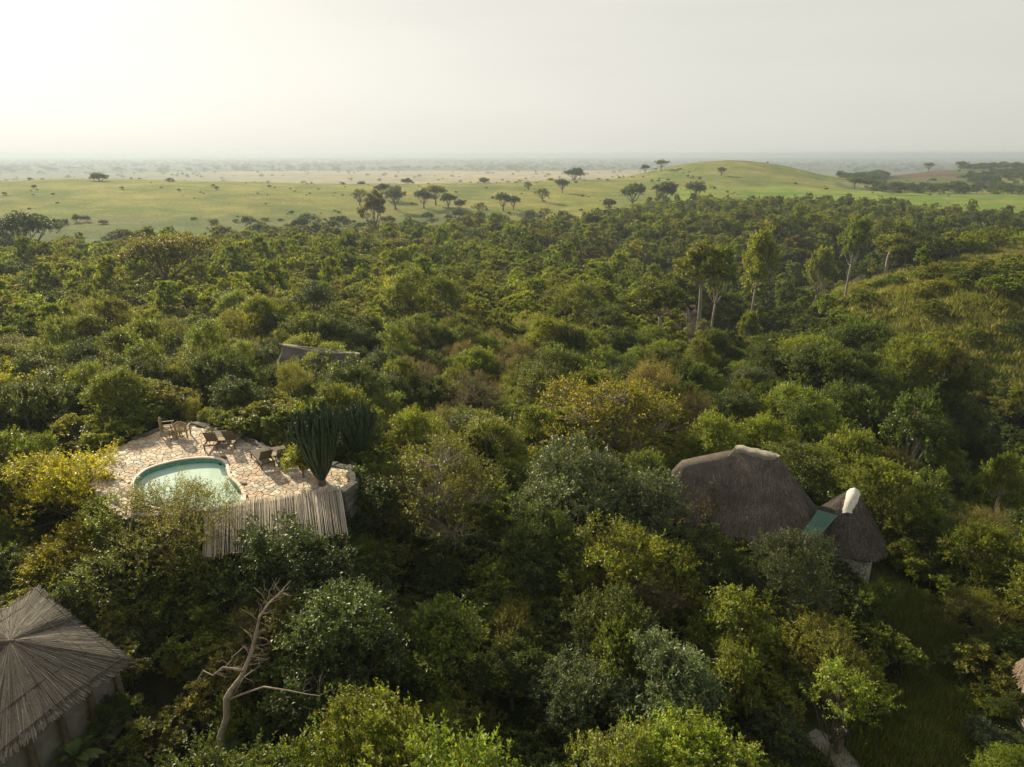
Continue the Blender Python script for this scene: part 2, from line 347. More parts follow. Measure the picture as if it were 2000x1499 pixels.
# ------------------------------------------------------------------ zones (outlines measured once in the photograph, used on the ground)
EDGE = [(-400,505),(0,500),(100,492),(230,492),(400,475),(520,466),(700,470),(800,458),(1000,458),(1100,444),(1200,424),(1260,408),(1400,400),(1500,392),(1700,400),(1800,404),(2000,403),(2400,403)]
def edge_v(u): return np.interp(u, [e[0] for e in EDGE], [e[1] for e in EDGE])
SLOPE = [(1640,720),(1660,640),(1600,600),(1640,565),(1760,535),(1900,500),(2100,470),(2300,470),(2300,780),(1980,770),(1850,745),(1720,745)]
CLEARING = [(1700,1128),(1770,1150),(1860,1230),(1880,1330),(1880,1560),(1690,1560),(1610,1500),(1570,1425),(1640,1425),(1735,1400),(1790,1290),(1730,1200)]
GORGE = [(2100,900),(2000,830),(1860,770),(1720,780),(1640,740),(1600,680),(1560,600),(1640,560),(1780,520),(2000,462),(2000,425),(1780,460),(1560,500),(1400,560),(1380,640),(1460,720),(1520,800),(1640,900),(1850,960),(2100,1040)]
BROWN = [(720,700),(1010,720),(1040,830),(760,800)]
TIER = np.array

# ------------------------------------------------------------------ terrain sheet
k = .027; ax = 26*np.sinh(np.arange(-285, 286)*k)
ay = 26*np.sinh(np.arange(-95, 286)*k)
X, Y = np.meshgrid(ax, ay); x = X.ravel(); y = Y.ravel(); z = H(x, y)
u_, v_, w_ = PR(x, y, z); r_ = np.hypot(x, y)
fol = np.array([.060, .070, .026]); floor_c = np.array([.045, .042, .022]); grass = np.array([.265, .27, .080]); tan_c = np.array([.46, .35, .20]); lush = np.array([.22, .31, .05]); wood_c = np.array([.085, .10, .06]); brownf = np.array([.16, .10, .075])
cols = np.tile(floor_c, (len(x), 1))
def setc(mask, c, a=None):
    m = mask.astype(float)[:, None] if a is None else (mask*a)[:, None]
    cols[:] = cols*(1-m)+c*m
infront = w_ > 1
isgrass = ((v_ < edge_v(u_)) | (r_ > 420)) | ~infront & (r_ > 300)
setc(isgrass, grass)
setc(isgrass & (fbm(x/35, y/35, 21) > .56), grass*np.array([.8, .92, .85]), .7)
setc(isgrass & (u_ > 1300) & (v_ > 368) & (r_ < 700) & infront, lush, .35+.65*np.clip((fbm(x/30, y/30, 23)-.4)*5, 0, 1))
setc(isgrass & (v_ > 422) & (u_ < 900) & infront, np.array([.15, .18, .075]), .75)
farm = infront & (u_ > 1640) & (r_ > 640) & (r_ < 1350)
setc(farm, np.array([.13, .155, .06]))
setc(farm & (fbm(x/90, y/160, 31) > .52), np.array([.26, .26, .10]))
pf = [(1728,350),(1745,334),(1862,334),(1868,346),(1800,347)]
pm = np.zeros(len(x), bool)
for i in np.where(farm & (v_ < 352) & (v_ > 330) & (u_ > 1720) & (u_ < 1875))[0]: pm[i] = in_poly(u_[i], v_[i], pf)
setc(pm, brownf)
pl = r_ > 900
pl &= ~farm
band = np.clip((fbm(x/700, y/700, 41)-.36)*6, 0, 1)
setc(pl, np.array([.17, .18, .09]))
az_ = np.degrees(np.arctan2(x, y))
setc(pl & (r_ < 2650+500*(fbm(x/500, y/500, 44)-.5)), tan_c, np.clip((az_+29)/9, 0, 1)*np.clip((22-az_)/6, 0, 1)*(.55+.45*band))
setc(pl & (r_ > 2700), wood_c, .9)
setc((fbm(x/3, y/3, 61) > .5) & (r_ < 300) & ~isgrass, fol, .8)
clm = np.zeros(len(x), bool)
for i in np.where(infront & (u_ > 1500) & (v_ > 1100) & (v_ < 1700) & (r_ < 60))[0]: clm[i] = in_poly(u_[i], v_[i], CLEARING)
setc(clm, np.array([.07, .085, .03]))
slm = np.zeros(len(x), bool)
for i in np.where(infront & (u_ > 1500) & (u_ < 2400) & (v_ > 460) & (v_ < 800) & (r_ < 300))[0]: slm[i] = in_poly(u_[i], v_[i], SLOPE)
setc(slm, np.array([.15, .175, .05]))
nx, ny = len(ax), len(ay)
i0 = (np.arange(ny-1)[:, None]*nx+np.arange(nx-1)[None]).ravel()
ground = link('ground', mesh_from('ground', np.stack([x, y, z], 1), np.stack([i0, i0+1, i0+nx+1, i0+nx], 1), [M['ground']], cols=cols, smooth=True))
tag(ground, 'forested valley floor, grassy hills and the hazy plain', kind='structure')
# lake slivers on the far plain
mb = MB()
for (pts) in [[(985,307.2),(1100,307.2),(1260,309.3),(1330,310.6),(1300,311.5),(1180,310.2),(1000,308.6)], [(1490,312.4),(1600,312.2),(1710,313.6),(1700,314.6),(1580,314.2)], [(1968,317.3),(2010,317.1),(2010,318.2),(1975,318.2)]]:
    P = [G(a, b, PLAIN+1.4) for a, b in pts]; mb.add(P, [tuple(range(len(P)))[::-1]])
lake = mb.obj('lake', M['lake']); tag(lake, 'thin bright strips of lake water on the far plain', kind='structure')

# ------------------------------------------------------------------ foliage
def norm(a): return a/np.maximum(np.linalg.norm(a, axis=-1, keepdims=True), 1e-9)
def leaf_quads(P, D, N, L, W, C):
    S = norm(np.cross(D, N)); N = np.cross(S, D); n = len(P)
    L = L[:, None]; W = W[:, None]
    V = np.empty((n, 4, 3)); V[:, 0] = P; V[:, 1] = P+D*L*.5+S*W*.5+N*W*.18; V[:, 2] = P+D*L-N*L*.08; V[:, 3] = P+D*L*.5-S*W*.5+N*W*.18
    return V.reshape(-1, 3), np.arange(n*4).reshape(-1, 4), np.repeat(C, 4, 0)
def sprays(g, O, D, nleaf, tl, L, W, base, tip, cl, yel=.01, spread=.85, up=.55, var=.22, flower=None):
    """leaves set along short twigs that start at O and point along D; cl = clump brightness"""
    m = len(O); T = (np.arange(nleaf)[None]+g.random((m, nleaf)))/nleaf
    tw = norm(D)[:, None]; side = np.where(np.arange(nleaf) % 2, 1., -1.)[None, :, None]
    rv = g.normal(size=(m, 1, 3)); S = norm(np.cross(np.broadcast_to(tw, (m, 1, 3)), rv))
    Sx = norm(np.cross(np.broadcast_to(tw, S.shape), S)); ph = g.random((m, nleaf, 1))*6.28
    S = S*np.cos(ph)+Sx*np.sin(ph)
    tlv = tl*(.6+.8*g.random((m, 1, 1)))
    pos = O[:, None]+tw*T[..., None]*tlv+g.normal(size=(m, nleaf, 3))*.02*tl-np.array([0, 0, 1.])*(T[..., None]**2)*.12*tl
    ld = norm(tw*.55+S*side*spread+g.normal(size=(m, nleaf, 3))*.3)
    nr = norm(np.array([0, 0, up])+tw*.35+g.normal(size=(m, nleaf, 3))*.45)
    q = m*nleaf
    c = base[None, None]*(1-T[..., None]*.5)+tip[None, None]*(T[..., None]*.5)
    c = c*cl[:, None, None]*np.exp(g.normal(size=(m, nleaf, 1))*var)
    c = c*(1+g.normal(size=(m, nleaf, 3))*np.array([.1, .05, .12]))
    ym = g.random((m, nleaf)) < yel; c[ym] = (flower if flower is not None else np.array([.33, .27, .03]))*(.7+.5*g.random((ym.sum(), 1)))
    c = np.clip(c, .003, .9)
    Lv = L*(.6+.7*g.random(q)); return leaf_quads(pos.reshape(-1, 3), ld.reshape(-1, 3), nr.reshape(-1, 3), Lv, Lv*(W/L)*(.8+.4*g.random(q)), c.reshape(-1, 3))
def lobes_round(g, n, Rc, z0, hgt, rr=(.32, .5), squash=.75, lean=(0, 0)):
    out = [(lean[0]*.3, lean[1]*.3, z0+hgt*.5, Rc*.5, Rc*.5, hgt*.38)]
    for i in range(n):
        a = i*2.4+g.random()*1.1; q = math.sqrt((i+.6)/n); d = Rc*q*(.5+.42*g.random()); r = Rc*g.uniform(rr[0]*.72, rr[1]*.95)
        zz = z0+hgt*(.76-.5*q*q+g.uniform(-.22, .3))
        out.append((d*math.cos(a)+lean[0], d*math.sin(a)+lean[1], zz, r, r, r*squash))
    return out
def crown_pts(g, lobes, ns, low=-.35, shell=(.72, 1.1), inner=.12, keep=.7, per=11, rc=.17):
    """twig origins gathered in clumps: clumps sit on the lobes, twigs radiate from each clump"""
    Lb = np.array(lobes); wt = Lb[:, 3]*Lb[:, 4]; wt = wt/wt.sum(); nc = max(12, ns//per)
    idx = g.choice(len(Lb), int(nc*2.6), p=wt); d = norm(g.normal(size=(len(idx), 3))); d[:, 2] = np.where(d[:, 2] < low, -d[:, 2]*g.random(len(idx)), d[:, 2])
    s = g.uniform(*shell, len(idx)); s = np.where(g.random(len(idx)) < inner, s*.6, s); s = s*np.where(g.random(len(idx)) < .12, 1.22, 1)
    P = Lb[idx, :3]+d*Lb[idx, 3:]*s[:, None]
    q = np.linalg.norm((P[:, None]-Lb[None, :, :3])/Lb[None, :, 3:], axis=2); q[np.arange(len(P)), idx] = 9
    ok = q.min(1) > keep; P, d, idx = P[ok][:nc], d[ok][:nc], idx[ok][:nc]
    R_ = (Lb[:, 3].max()*1.6)*rc*np.exp(g.normal(size=len(P))*.3)
    k_ = np.repeat(np.arange(len(P)), per); dd = norm(g.normal(size=(len(k_), 3))+d[k_]*.75+np.array([0, 0, .45]))
    return P[k_]+dd*R_[k_][:, None]*g.uniform(.35, 1, (len(k_), 1))*np.array([1, 1, .8]), norm(dd+d[k_]*.3), idx[k_]
def curve_pts(a, b, n, sag, g):
    a = np.array(a, float); b = np.array(b, float); t = np.linspace(0, 1, n)[:, None]; off = g.normal(size=3)*np.linalg.norm(b-a)*.06
    return a*(1-t)+b*t+np.sin(t*math.pi)*(off+np.array([0, 0, sag]))
def trunk_mesh(g, lobes, rad, z_fork, P=None, idx=None, ntwig=120, base=(0, 0, -.4), lean=(0, 0), stems=1, mat='bark', name='trunk', wig=1):
    mb = MB()
    for s in range(stems):
        bx = base[0]+(g.normal()*.25 if stems > 1 else 0); by = base[1]+(g.normal()*.25 if stems > 1 else 0)
        fk = np.array([lean[0]*.4+(g.normal()*.4 if stems > 1 else 0), lean[1]*.4+(g.normal()*.3 if stems > 1 else 0), z_fork*(1+.2*g.normal() if stems > 1 else 1)])
        pts = curve_pts((bx, by, base[2]), fk, 5, 0, g); mb.tube(pts, np.linspace(rad*1.25, rad*.8, 5)/math.sqrt(stems), 7)
        for i, l in enumerate(lobes):
            if i % stems != s: continue
            c = np.array(l[:3]); e = c+np.array([0, 0, -.1*l[5]]); rr_ = rad*.55*min(1, l[3]/lobes[0][3]+.2)
            bp = curve_pts(fk, e, 5, -.12*np.linalg.norm(e-fk)*wig, g); mb.tube(bp, np.linspace(rr_, rr_*.4, 5), 5)
    if P is not None:
        for j in g.choice(len(P), min(ntwig, len(P)), replace=False):
            l = lobes[idx[j]]; mb.tube(curve_pts(np.array(l[:3])+np.array([0, 0, -.15*l[5]]), P[j], 4, -.05, g), np.linspace(rad*.16, rad*.04+.004, 4), 3, cap=False)
    return mb.mesh(name, [M[mat]], True)
def c3(*a): return np.array(a)
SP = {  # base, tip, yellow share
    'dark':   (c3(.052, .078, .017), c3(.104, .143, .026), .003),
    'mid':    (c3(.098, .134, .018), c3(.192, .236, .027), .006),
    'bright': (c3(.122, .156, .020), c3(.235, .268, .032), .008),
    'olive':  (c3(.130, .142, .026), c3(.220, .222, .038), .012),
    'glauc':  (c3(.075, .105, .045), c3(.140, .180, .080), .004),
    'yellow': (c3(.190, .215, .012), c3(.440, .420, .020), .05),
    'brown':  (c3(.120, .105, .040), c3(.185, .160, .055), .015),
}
PROTO = {}
def make_crown(key, sp, seed, lobes, ns, nl, tl, L, W, leaf='leaf', name='crown', **kw):
    g = np.random.default_rng(seed); ck = {k_: kw.pop(k_) for k_ in ('low', 'shell', 'inner', 'keep') if k_ in kw}
    P, d, idx = crown_pts(g, lobes, ns, **ck)
    lb = np.exp(g.normal(size=len(lobes))*.14); cl = lb[idx]*np.repeat(np.exp(g.normal(size=len(P)//11+1)*.18), 11)[:len(P)]*np.exp(g.normal(size=len(P))*.12)
    D = norm(d*.8+np.array([0, 0, .55])+g.normal(size=d.shape)*.3)
    b, t, yl = SP[sp]; yl = kw.pop('yel', yl)
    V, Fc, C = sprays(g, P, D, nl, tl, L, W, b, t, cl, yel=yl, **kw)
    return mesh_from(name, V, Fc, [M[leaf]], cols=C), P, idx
def tree_proto(key, sp, seed, Rc=2.6, hgt=3.2, z0=1.8, nlobe=9, ns=1400, nl=16, tl=.55, L=.13, W=.06, leaf='leaf', rad=.12, stems=1, squash=.75, bark='bark', lean=(0, 0), ntwig=70, **kw):
    g = np.random.default_rng(seed+1000); lb = lobes_round(g, nlobe, Rc, z0, hgt, squash=squash, lean=lean)
    me, P, idx = make_crown(key, sp, seed, lb, ns, nl, tl, L, W, leaf, **kw)
    tm = trunk_mesh(g, lb, rad, z0*.75, P, idx, ntwig, stems=stems, mat=bark, lean=lean)
    PROTO[key] = (me, tm, Rc, z0+hgt*1.05)
for i, (sp, kw) in enumerate([('dark', {}), ('dark', dict(nlobe=13, hgt=2.8)), ('mid', {}), ('mid', dict(nlobe=12, hgt=3.8, Rc=2.3)), ('bright', dict(hgt=3.0)), ('bright', dict(nlobe=7, L=.10)),
                              ('olive', dict(L=.075, W=.03, nl=26, ns=1100, squash=.45, tl=.6)), ('olive', dict(L=.08, W=.035, nl=24, ns=1000, squash=.6)),
                              ('glauc', dict(L=.17, W=.06, nl=13, ns=1300, leaf='leaf_gloss', nlobe=11)), ('yellow', dict(L=.11, nlobe=11)), ('brown', dict(L=.07, W=.03, ns=1100, nl=16, ntwig=260))]):
    tree_proto(f'{sp}{i}', sp, 20+i, **kw)
# bushes: one mesh each, stems included
BUSH = {}
def bush_proto(key, sp, seed, Rc=1.5, hgt=1.5, ns=620, nl=14, L=.12, W=.055, leaf='leaf', tl=.45, nlobe=6, twigs=40):
    g = np.random.default_rng(seed); lb = lobes_round(g, nlobe, Rc, .1, hgt, squash=.8)
    b, t, yl = SP[sp]; P, d, idx = crown_pts(g, lb, ns, low=-.1); cl = np.exp(g.normal(size=len(lb))*.14)[idx]*np.exp(g.normal(size=len(P))*.16)
    V, Fc, C = sprays(g, P, norm(d*.7+np.array([0, 0, .7])+g.normal(size=d.shape)*.3), nl, tl, L, W, b, t, cl, yel=yl)
    mb = MB()
    for j in g.choice(len(P), twigs, replace=False): mb.tube(curve_pts((0, 0, -.3), P[j], 4, .1, g), np.linspace(.03, .006, 4), 3, cap=False)
    tv = np.array(mb.v); tf = np.array([f for f in mb.f]); V = np.vstack([V, tv]); Fc2 = np.vstack([Fc, tf+len(C)]); C = np.vstack([C, np.tile([.1, .08, .05], (len(tv), 1))])
    BUSH[key] = (mesh_from('bush', V, Fc2, [M[leaf], M['bark']], np.r_[np.zeros(len(Fc)), np.ones(len(tf))], C), Rc, hgt*1.1)
for i, (sp, kw) in enumerate([('dark', {}), ('mid', {}), ('mid', dict(nlobe=9, Rc=1.7)), ('bright', {}), ('olive', dict(L=.07, W=.03, nl=22)), ('glauc', dict(L=.16, leaf='leaf_gloss', nl=12)), ('brown', dict(L=.07, W=.03, twigs=160, ns=480)), ('yellow', {})]):
    bush_proto(f'{sp}{i}', sp, 70+i, **kw)
# coarse versions for the far forest: same habit, leaf clumps instead of single leaves
FARP = []
def far_proto(sp, seed, Rc, hgt, z0, ns, nl, L, nlobe=9, squash=.7, mat='leaf_far', trunk=.12, low=-.2):
    g = np.random.default_rng(seed); lb = lobes_round(g, nlobe, Rc, z0, hgt, squash=squash); b, t, yl = SP[sp]
    P, d, idx = crown_pts(g, lb, ns, low=low); cl = np.exp(g.normal(size=len(lb))*.18)[idx]*np.exp(g.normal(size=len(P))*.2)
    V, Fc, C = sprays(g, P, norm(d+np.array([0, 0, .4])), nl, L*1.6, L, L*.6, b, t, cl, yel=yl*.5, var=.25)
    mb = MB(); mb.tube([(0, 0, -.6), (.05, 0, z0*.6), (0, .1, z0+hgt*.3)], [trunk*1.2, trunk, trunk*.5], 5)
    for l in lb[1:6]: mb.tube([(0, 0, z0*.6), l[:3]], [trunk*.5, trunk*.2], 4)
    tv = np.array(mb.v); nb = len(C); fcs = [tuple(int(q) for q in f) for f in Fc]+[tuple(nb+q for q in f) for f in mb.f]
    return mesh_from('far_tree', np.vstack([V, tv]), fcs, [M[mat], M['bark']], [0]*len(Fc)+[1]*len(mb.f), np.vstack([C, np.tile([.12, .1, .08], (len(tv), 1))]))
for i, sp in enumerate(['dark', 'mid', 'mid', 'bright', 'olive', 'dark', 'brown']):
    FARP.append(far_proto(sp, 120+i, 2.6, 2.8, 1.2, 420, 9, .26, nlobe=8+i % 3, mat='leaf'))
FARP += [far_proto('olive', 131, 3.2, 1.5, 2.2, 420, 9, .24, nlobe=13, squash=.28, mat='leaf'), far_proto('dark', 132, 3.4, 1.7, 1.8, 420, 9, .26, nlobe=13, squash=.34, mat='leaf'), far_proto('mid', 133, 1.9, 4.4, 1.5, 420, 9, .24, nlobe=8, squash=1.1, mat='leaf'), far_proto('bright', 134, 2.2, 3.4, .8, 380, 9, .22, nlobe=12, squash=.6, mat='leaf')]
PLAINP = [far_proto('dark', 140, 5, 3.5, 3, 60, 5, 1.3, 6, .5, trunk=.3), far_proto('olive', 141, 6, 3, 4, 60, 5, 1.3, 6, .35, trunk=.3), far_proto('mid', 142, 3, 2.6, .2, 50, 5, .9, 5, .6, trunk=.1)]
g0 = np.random.default_rng(3)
def tuft(seed, n, h, c1, c2, sp_=.35):
    g = np.random.default_rng(seed); P = np.c_[g.normal(size=(n, 2))*sp_, np.zeros(n)-.03]; D = norm(np.c_[g.normal(size=(n, 2))*.45, np.ones(n)])
    Cc = np.where(g.random((n, 1)) < .5, c1, c2)*np.exp(g.normal(size=(n, 1))*.2)
    V, Fc, C = leaf_quads(P, D, norm(g.normal(size=(n, 3))), h*(.5+.7*g.random(n)), np.full(n, h*.07), Cc)
    return mesh_from('grass_tuft', V, Fc, [M['leaf']], cols=C)
TUFT = [tuft(1, 70, .45, c3(.075, .10, .03), c3(.11, .12, .04)), tuft(2, 90, .9, c3(.17, .19, .055), c3(.26, .24, .09), .5), tuft(3, 90, .7, c3(.12, .16, .032), c3(.19, .21, .05), .5)]

# stuff instancing through one geometry node group per stand
def stand(name, pts, kinds, rot, scl, sources, label, kind='stuff'):
    me = bpy.data.meshes.new(name); me.vertices.add(len(pts)); me.vertices.foreach_set('co', np.asarray(pts, np.float32).ravel())
    for an, ty, dat in (('pick', 'INT', np.asarray(kinds, np.int32)), ('turn', 'FLOAT_VECTOR', np.asarray(rot, np.float32).ravel()), ('size', 'FLOAT_VECTOR', np.asarray(scl, np.float32).ravel())):
        a = me.attributes.new(an, ty, 'POINT'); a.data.foreach_set('value' if ty == 'INT' else 'vector', dat)
    o = link(name, me); tag(o, label, kind=kind)
    ng = bpy.data.node_groups.new(name+'_nodes', 'GeometryNodeTree')
    ng.interface.new_socket('Geometry', in_out='INPUT', socket_type='NodeSocketGeometry'); ng.interface.new_socket('Geometry', in_out='OUTPUT', socket_type='NodeSocketGeometry')
    gi = ng.nodes.new('NodeGroupInput'); go = ng.nodes.new('NodeGroupOutput'); jn = ng.nodes.new('GeometryNodeJoinGeometry')
    def na(nm, t):
        a = ng.nodes.new('GeometryNodeInputNamedAttribute'); a.data_type = t; a.inputs['Name'].default_value = nm; return a.outputs['Attribute']
    pk = na('pick', 'INT'); tu = na('turn', 'FLOAT_VECTOR'); sz = na('size', 'FLOAT_VECTOR')
    for i, me_s in enumerate(sources):
        so_ = bpy.data.objects.new(name+'_source', me_s)
        oi = ng.nodes.new('GeometryNodeObjectInfo'); oi.inputs['Object'].default_value = so_; oi.inputs['As Instance'].default_value = True
        cm = ng.nodes.new('FunctionNodeCompare'); cm.data_type = 'INT'; cm.operation = 'EQUAL'; ng.links.new(pk, cm.inputs[2]); cm.inputs[3].default_value = i
        ip = ng.nodes.new('GeometryNodeInstanceOnPoints'); ng.links.new(gi.outputs[0], ip.inputs['Points']); ng.links.new(cm.outputs[0], ip.inputs['Selection'])
        ng.links.new(oi.outputs['Geometry'], ip.inputs['Instance'])
        er = ng.nodes.new('FunctionNodeEulerToRotation'); ng.links.new(tu, er.inputs[0]); ng.links.new(er.outputs[0], ip.inputs['Rotation']); ng.links.new(sz, ip.inputs['Scale'])
        ng.links.new(ip.outputs[0], jn.inputs[0])
    ng.links.new(jn.outputs[0], go.inputs[0])
    md = o.modifiers.new('stand', 'NODES'); md.node_group = ng
    return o

# ------------------------------------------------------------------ footprints and sight lines that stay open
TERR = [(215,878),(262,860),(320,838),(350,830),(375,828),(400,836),(470,856),(520,880),(560,893),(600,905),(640,908),(672,914),(685,925),(684,942),(662,962),(560,975),(440,990),(340,1008),(240,1010),(185,960),(180,915)]
TERRW = [tuple(G(a, b, 0)[:2]) for a, b in TERR]
POOL = [(262,940),(280,921),(300,911.5),(320,905.5),(340,900.5),(360,897),(380,895),(400,894.3),(420,895.5),(434,899.5),(441,907),(443,918),(446,929),(454,938),(464,947),(471,959),(475,972),(470,984),(440,993),(390,996),(330,996),(285,985),(264,962)]
POOLW = [tuple(G(a, b, 0)[:2]) for a, b in POOL]
OPEN = [([(215,885),(320,826),(375,818),(560,888),(690,922),(690,1030),(600,1010),(480,985),(440,940),(300,920),(262,935)], 36),
        ([(1312,905),(1440,862),(1520,880),(1612,995),(1600,1042),(1500,1020),(1400,990),(1322,940)], 36),
        ([(1668,950),(1700,975),(1748,1088),(1728,1150),(1662,1140),(1655,1080),(1600,1045)], 34.5),
        ([(548,668),(697,682),(700,700),(640,702),(590,712),(552,698)], 57),
        ([(0,1170),(75,1140),(265,1290),(180,1360),(150,1400),(140,1520),(0,1520)], 23),
        ([(1965,1250),(2010,1220),(2010,1400),(1975,1340)], 27),
        (CLEARING, 34), ([(1585,1420),(1640,1440),(1700,1499),(1700,1560),(1620,1560),(1580,1450)], 30), ([(1655,1095),(1728,1095),(1722,1165),(1655,1150)], 36), ([(700,860),(980,860),(960,1060),(860,1110),(780,1080),(700,960)], 31), ([(430,1180),(570,1150),(660,1340),(540,1380),(470,1499),(420,1499),(400,1310)], 22.5),
        ([(1040,740),(1190,730),(1350,760),(1330,860),(1100,850)], 47), ([(600,800),(700,810),(735,840),(700,900),(650,950),(600,880)], 34)]
FOOT = [(TERRW, 1.2)]
def foot_ok(x, y, m):
    for poly, mar in FOOT:
        if abs(x-poly[0][0])+abs(y-poly[0][1]) < 60 and poly_dist(x, y, poly) < m*.6+mar-.6: return False
    return True
def sight_ok(x, y, zc, Rr, slack=.8):
    u, v, w = PR(x, y, zc); rp = Rr*F/w
    if w < 3: return False
    for poly, d in OPEN:
        if w < d+.3 and poly_dist(u, v, poly) < rp*slack: return False
    return True
CT = G(1660, 1090, -4.4)
def ring_fp(c, a, b, rz=0): return [(c[0]+a*math.cos(t)*math.cos(rz)-b*math.sin(t)*math.sin(rz), c[1]+a*math.cos(t)*math.sin(rz)+b*math.sin(t)*math.cos(rz)) for t in np.linspace(0, 6.28, 14)[:-1]]
BIGC = np.array([12.4, 32.9]); TOWC = np.array([16.45, 30.5]); FARC = np.array([-16.5, 56.8])
FOOT += [(ring_fp(BIGC, 5.0, 3.4), .2), (ring_fp(TOWC, 2.2, 2.2), .3), (ring_fp(FARC, 4, 3), .3), (ring_fp((-16.1, 18.4), 5.0, 5.0), .2), (ring_fp((-11.5, 27.8), 3.8, 1.6), .2)]

def region(u, v, x, y):
    if v > 1130 and u < 330: return 'beside the square reed roof'
    if v > 1180 and u < 800: return 'around the bare dead tree'
    if v > 1180 and u < 1400: return 'in the nearest thicket'
    if v > 1130 and u < 1750: return 'below the stone tower'
    if v > 900 and u > 1745: return 'by the grassy lane'
    if v > 960 and u < 330: return 'left of the pool'
    if v > 930 and u < 760: return 'in front of the reed pergola'
    if v > 820 and u < 330: return 'at the terrace left end'
    if v > 740 and u < 760: return 'behind the pool terrace'
    if v > 820 and u < 1320: return 'between pergola and long thatched roof'
    if v > 820: return 'around the long thatched roof'
    if v > 640 and u < 760: return 'around the far thatched roof'
    if v > 640 and u < 1340: return 'above the yellow flowering tree'
    if u > 1340 and v > 560 and in_poly(u, v, GORGE): return 'deep in the dark ravine'
    if u > 1560 and v > 480: return 'on the scrubby slope'
    if u > 1300: return 'on the ravine bank'
    if u < 500: return 'in the left forest'
    return 'in the middle forest'
LOOK = {'dark': 'dark green dense', 'mid': 'mid green leafy', 'bright': 'bright green', 'olive': 'olive fine-leaved', 'glauc': 'grey-green glossy', 'yellow': 'yellow-green', 'brown': 'brownish half-dry'}
def spk(key): return key.rstrip('0123456789')
TSUN = [TERRW[i] for i in range(len(TERRW)) if i not in (0, 1, 16, 17, 18, 19, 20, 21)]+[tuple(G(330, 860, 0)[:2]), tuple(G(300, 905, 0)[:2])]
TSP = [tuple(G(a, b, 0)[:2]) for a, b in [(370,835),(345,850),(400,850),(450,860),(500,880),(550,900),(600,920),(640,925),(680,930),(330,890),(380,890),(430,905),(470,930),(520,940),(580,950),(650,955),(400,940),(340,930),(300,900),(560,985),(480,985),(640,1000)]]
STAN = math.tan(R(SUN_EL)); SX, SY = math.sin(R(SUN_AZ)), math.cos(R(SUN_AZ))
def sun_ok(x, y, ztop, Rr):
    if ztop < 0: return True
    for (a, b) in TSP:
        dx, dy = x-a, y-b; al = dx*SX+dy*SY; ac = abs(dx*SY-dy*SX)
        if al > -.5 and ac < Rr*.9 and al-Rr*.3 < ztop/STAN: return False
    return True
LAB = []
ORD = ['first', 'second', 'third', 'fourth', 'fifth', 'sixth', 'seventh', 'eighth', 'ninth', 'tenth', 'eleventh', 'twelfth', 'thirteenth', 'fourteenth', 'fifteenth', 'sixteenth', 'seventeenth', 'eighteenth', 'nineteenth', 'twentieth']
def finish_labels():
    by = {}
    for o, lb, u, v in LAB: by.setdefault(lb, []).append((o, u, v))
    for lb, L_ in by.items():
        rows = [('', L_)]
        if len(L_) > 8:
            L_.sort(key=lambda q: q[2]); n = 2 if len(L_) < 18 else 3; nm = ['far row, ', 'near row, '] if n == 2 else ['far row, ', 'middle row, ', 'near row, ']; k = math.ceil(len(L_)/n); rows = [(nm[i], L_[i*k:(i+1)*k]) for i in range(n)]
        for pre, Q in rows:
            Q.sort(key=lambda q: q[1]); n = len(Q)
            for i, (o, u, v) in enumerate(Q):
                if n == 1: w = pre.strip(', ')
                else: w = pre+('leftmost' if i == 0 else 'rightmost' if i == n-1 else ORD[i]+' from left')
                o['label'] = lb+(', '+w if w else '')
TREES = []; BUSHES = []; FAR = []
placed = {}
def far_enough(x, y, d):
    ci, cj = int(x//5), int(y//5); q = int(d//5)+1
    for i in range(ci-q, ci+q+1):
        for j in range(cj-q, cj+q+1):
            for (a, b, e) in placed.get((i, j), ()):
                if (a-x)**2+(b-y)**2 < ((d+e)/2)**2: return False
    return True
def put(x, y, d): placed.setdefault((int(x//5), int(y//5)), []).append((x, y, d))

# ------------------------------------------------------------------ pool terrace
FLOOR_Z = -.05
tz = .0
terr = thing('pool_terrace', 'sunlit crazy-paved stone terrace around the kidney-shaped pool', 'terrace', (*np.mean(TERRW, 0), 0))
TB = Vector(terr.location)
def loc_(p, z=0): return (p[0]-TB.x, p[1]-TB.y, z)
def slab_with_hole(outer, hole, z, th):
    v = [Vector(p) for p in outer]+[Vector(p) for p in hole]; no = len(outer); n = len(v)
    e = [(i, (i+1) % no) for i in range(no)]+[(no+i, no+(i+1) % (n-no)) for i in range(n-no)]
    vv, ee, ff, *_ = delaunay_2d_cdt(v, e, [], 0, 1e-5)
    V = [(p.x, p.y, z) for p in vv]; Fk = []
    for f in ff:
        c = sum((vv[i] for i in f), Vector((0, 0)))/len(f)
        if in_poly(c.x, c.y, outer) and not in_poly(c.x, c.y, hole): Fk.append(tuple(f))
    m = len(V); V += [(a, b, z-th) for a, b, _ in V]
    for ring in (range(no), range(no, n)):
        ring = list(ring)
        for i in range(len(ring)): a, b = ring[i], ring[(i+1) % len(ring)]; Fk.append((a, b, m+b, m+a))
    return V, Fk
hole = [tuple(np.array(p)+norm(np.array(p)-np.mean(POOLW, 0))*.06) for p in POOLW]
V, Fk = slab_with_hole([loc_(p)[:2] for p in TERRW], [loc_(p)[:2] for p in hole], -.045, 2.6)
link('terrace_base', mesh_from('terrace_base', V, Fk, [M['rock']]), terr)
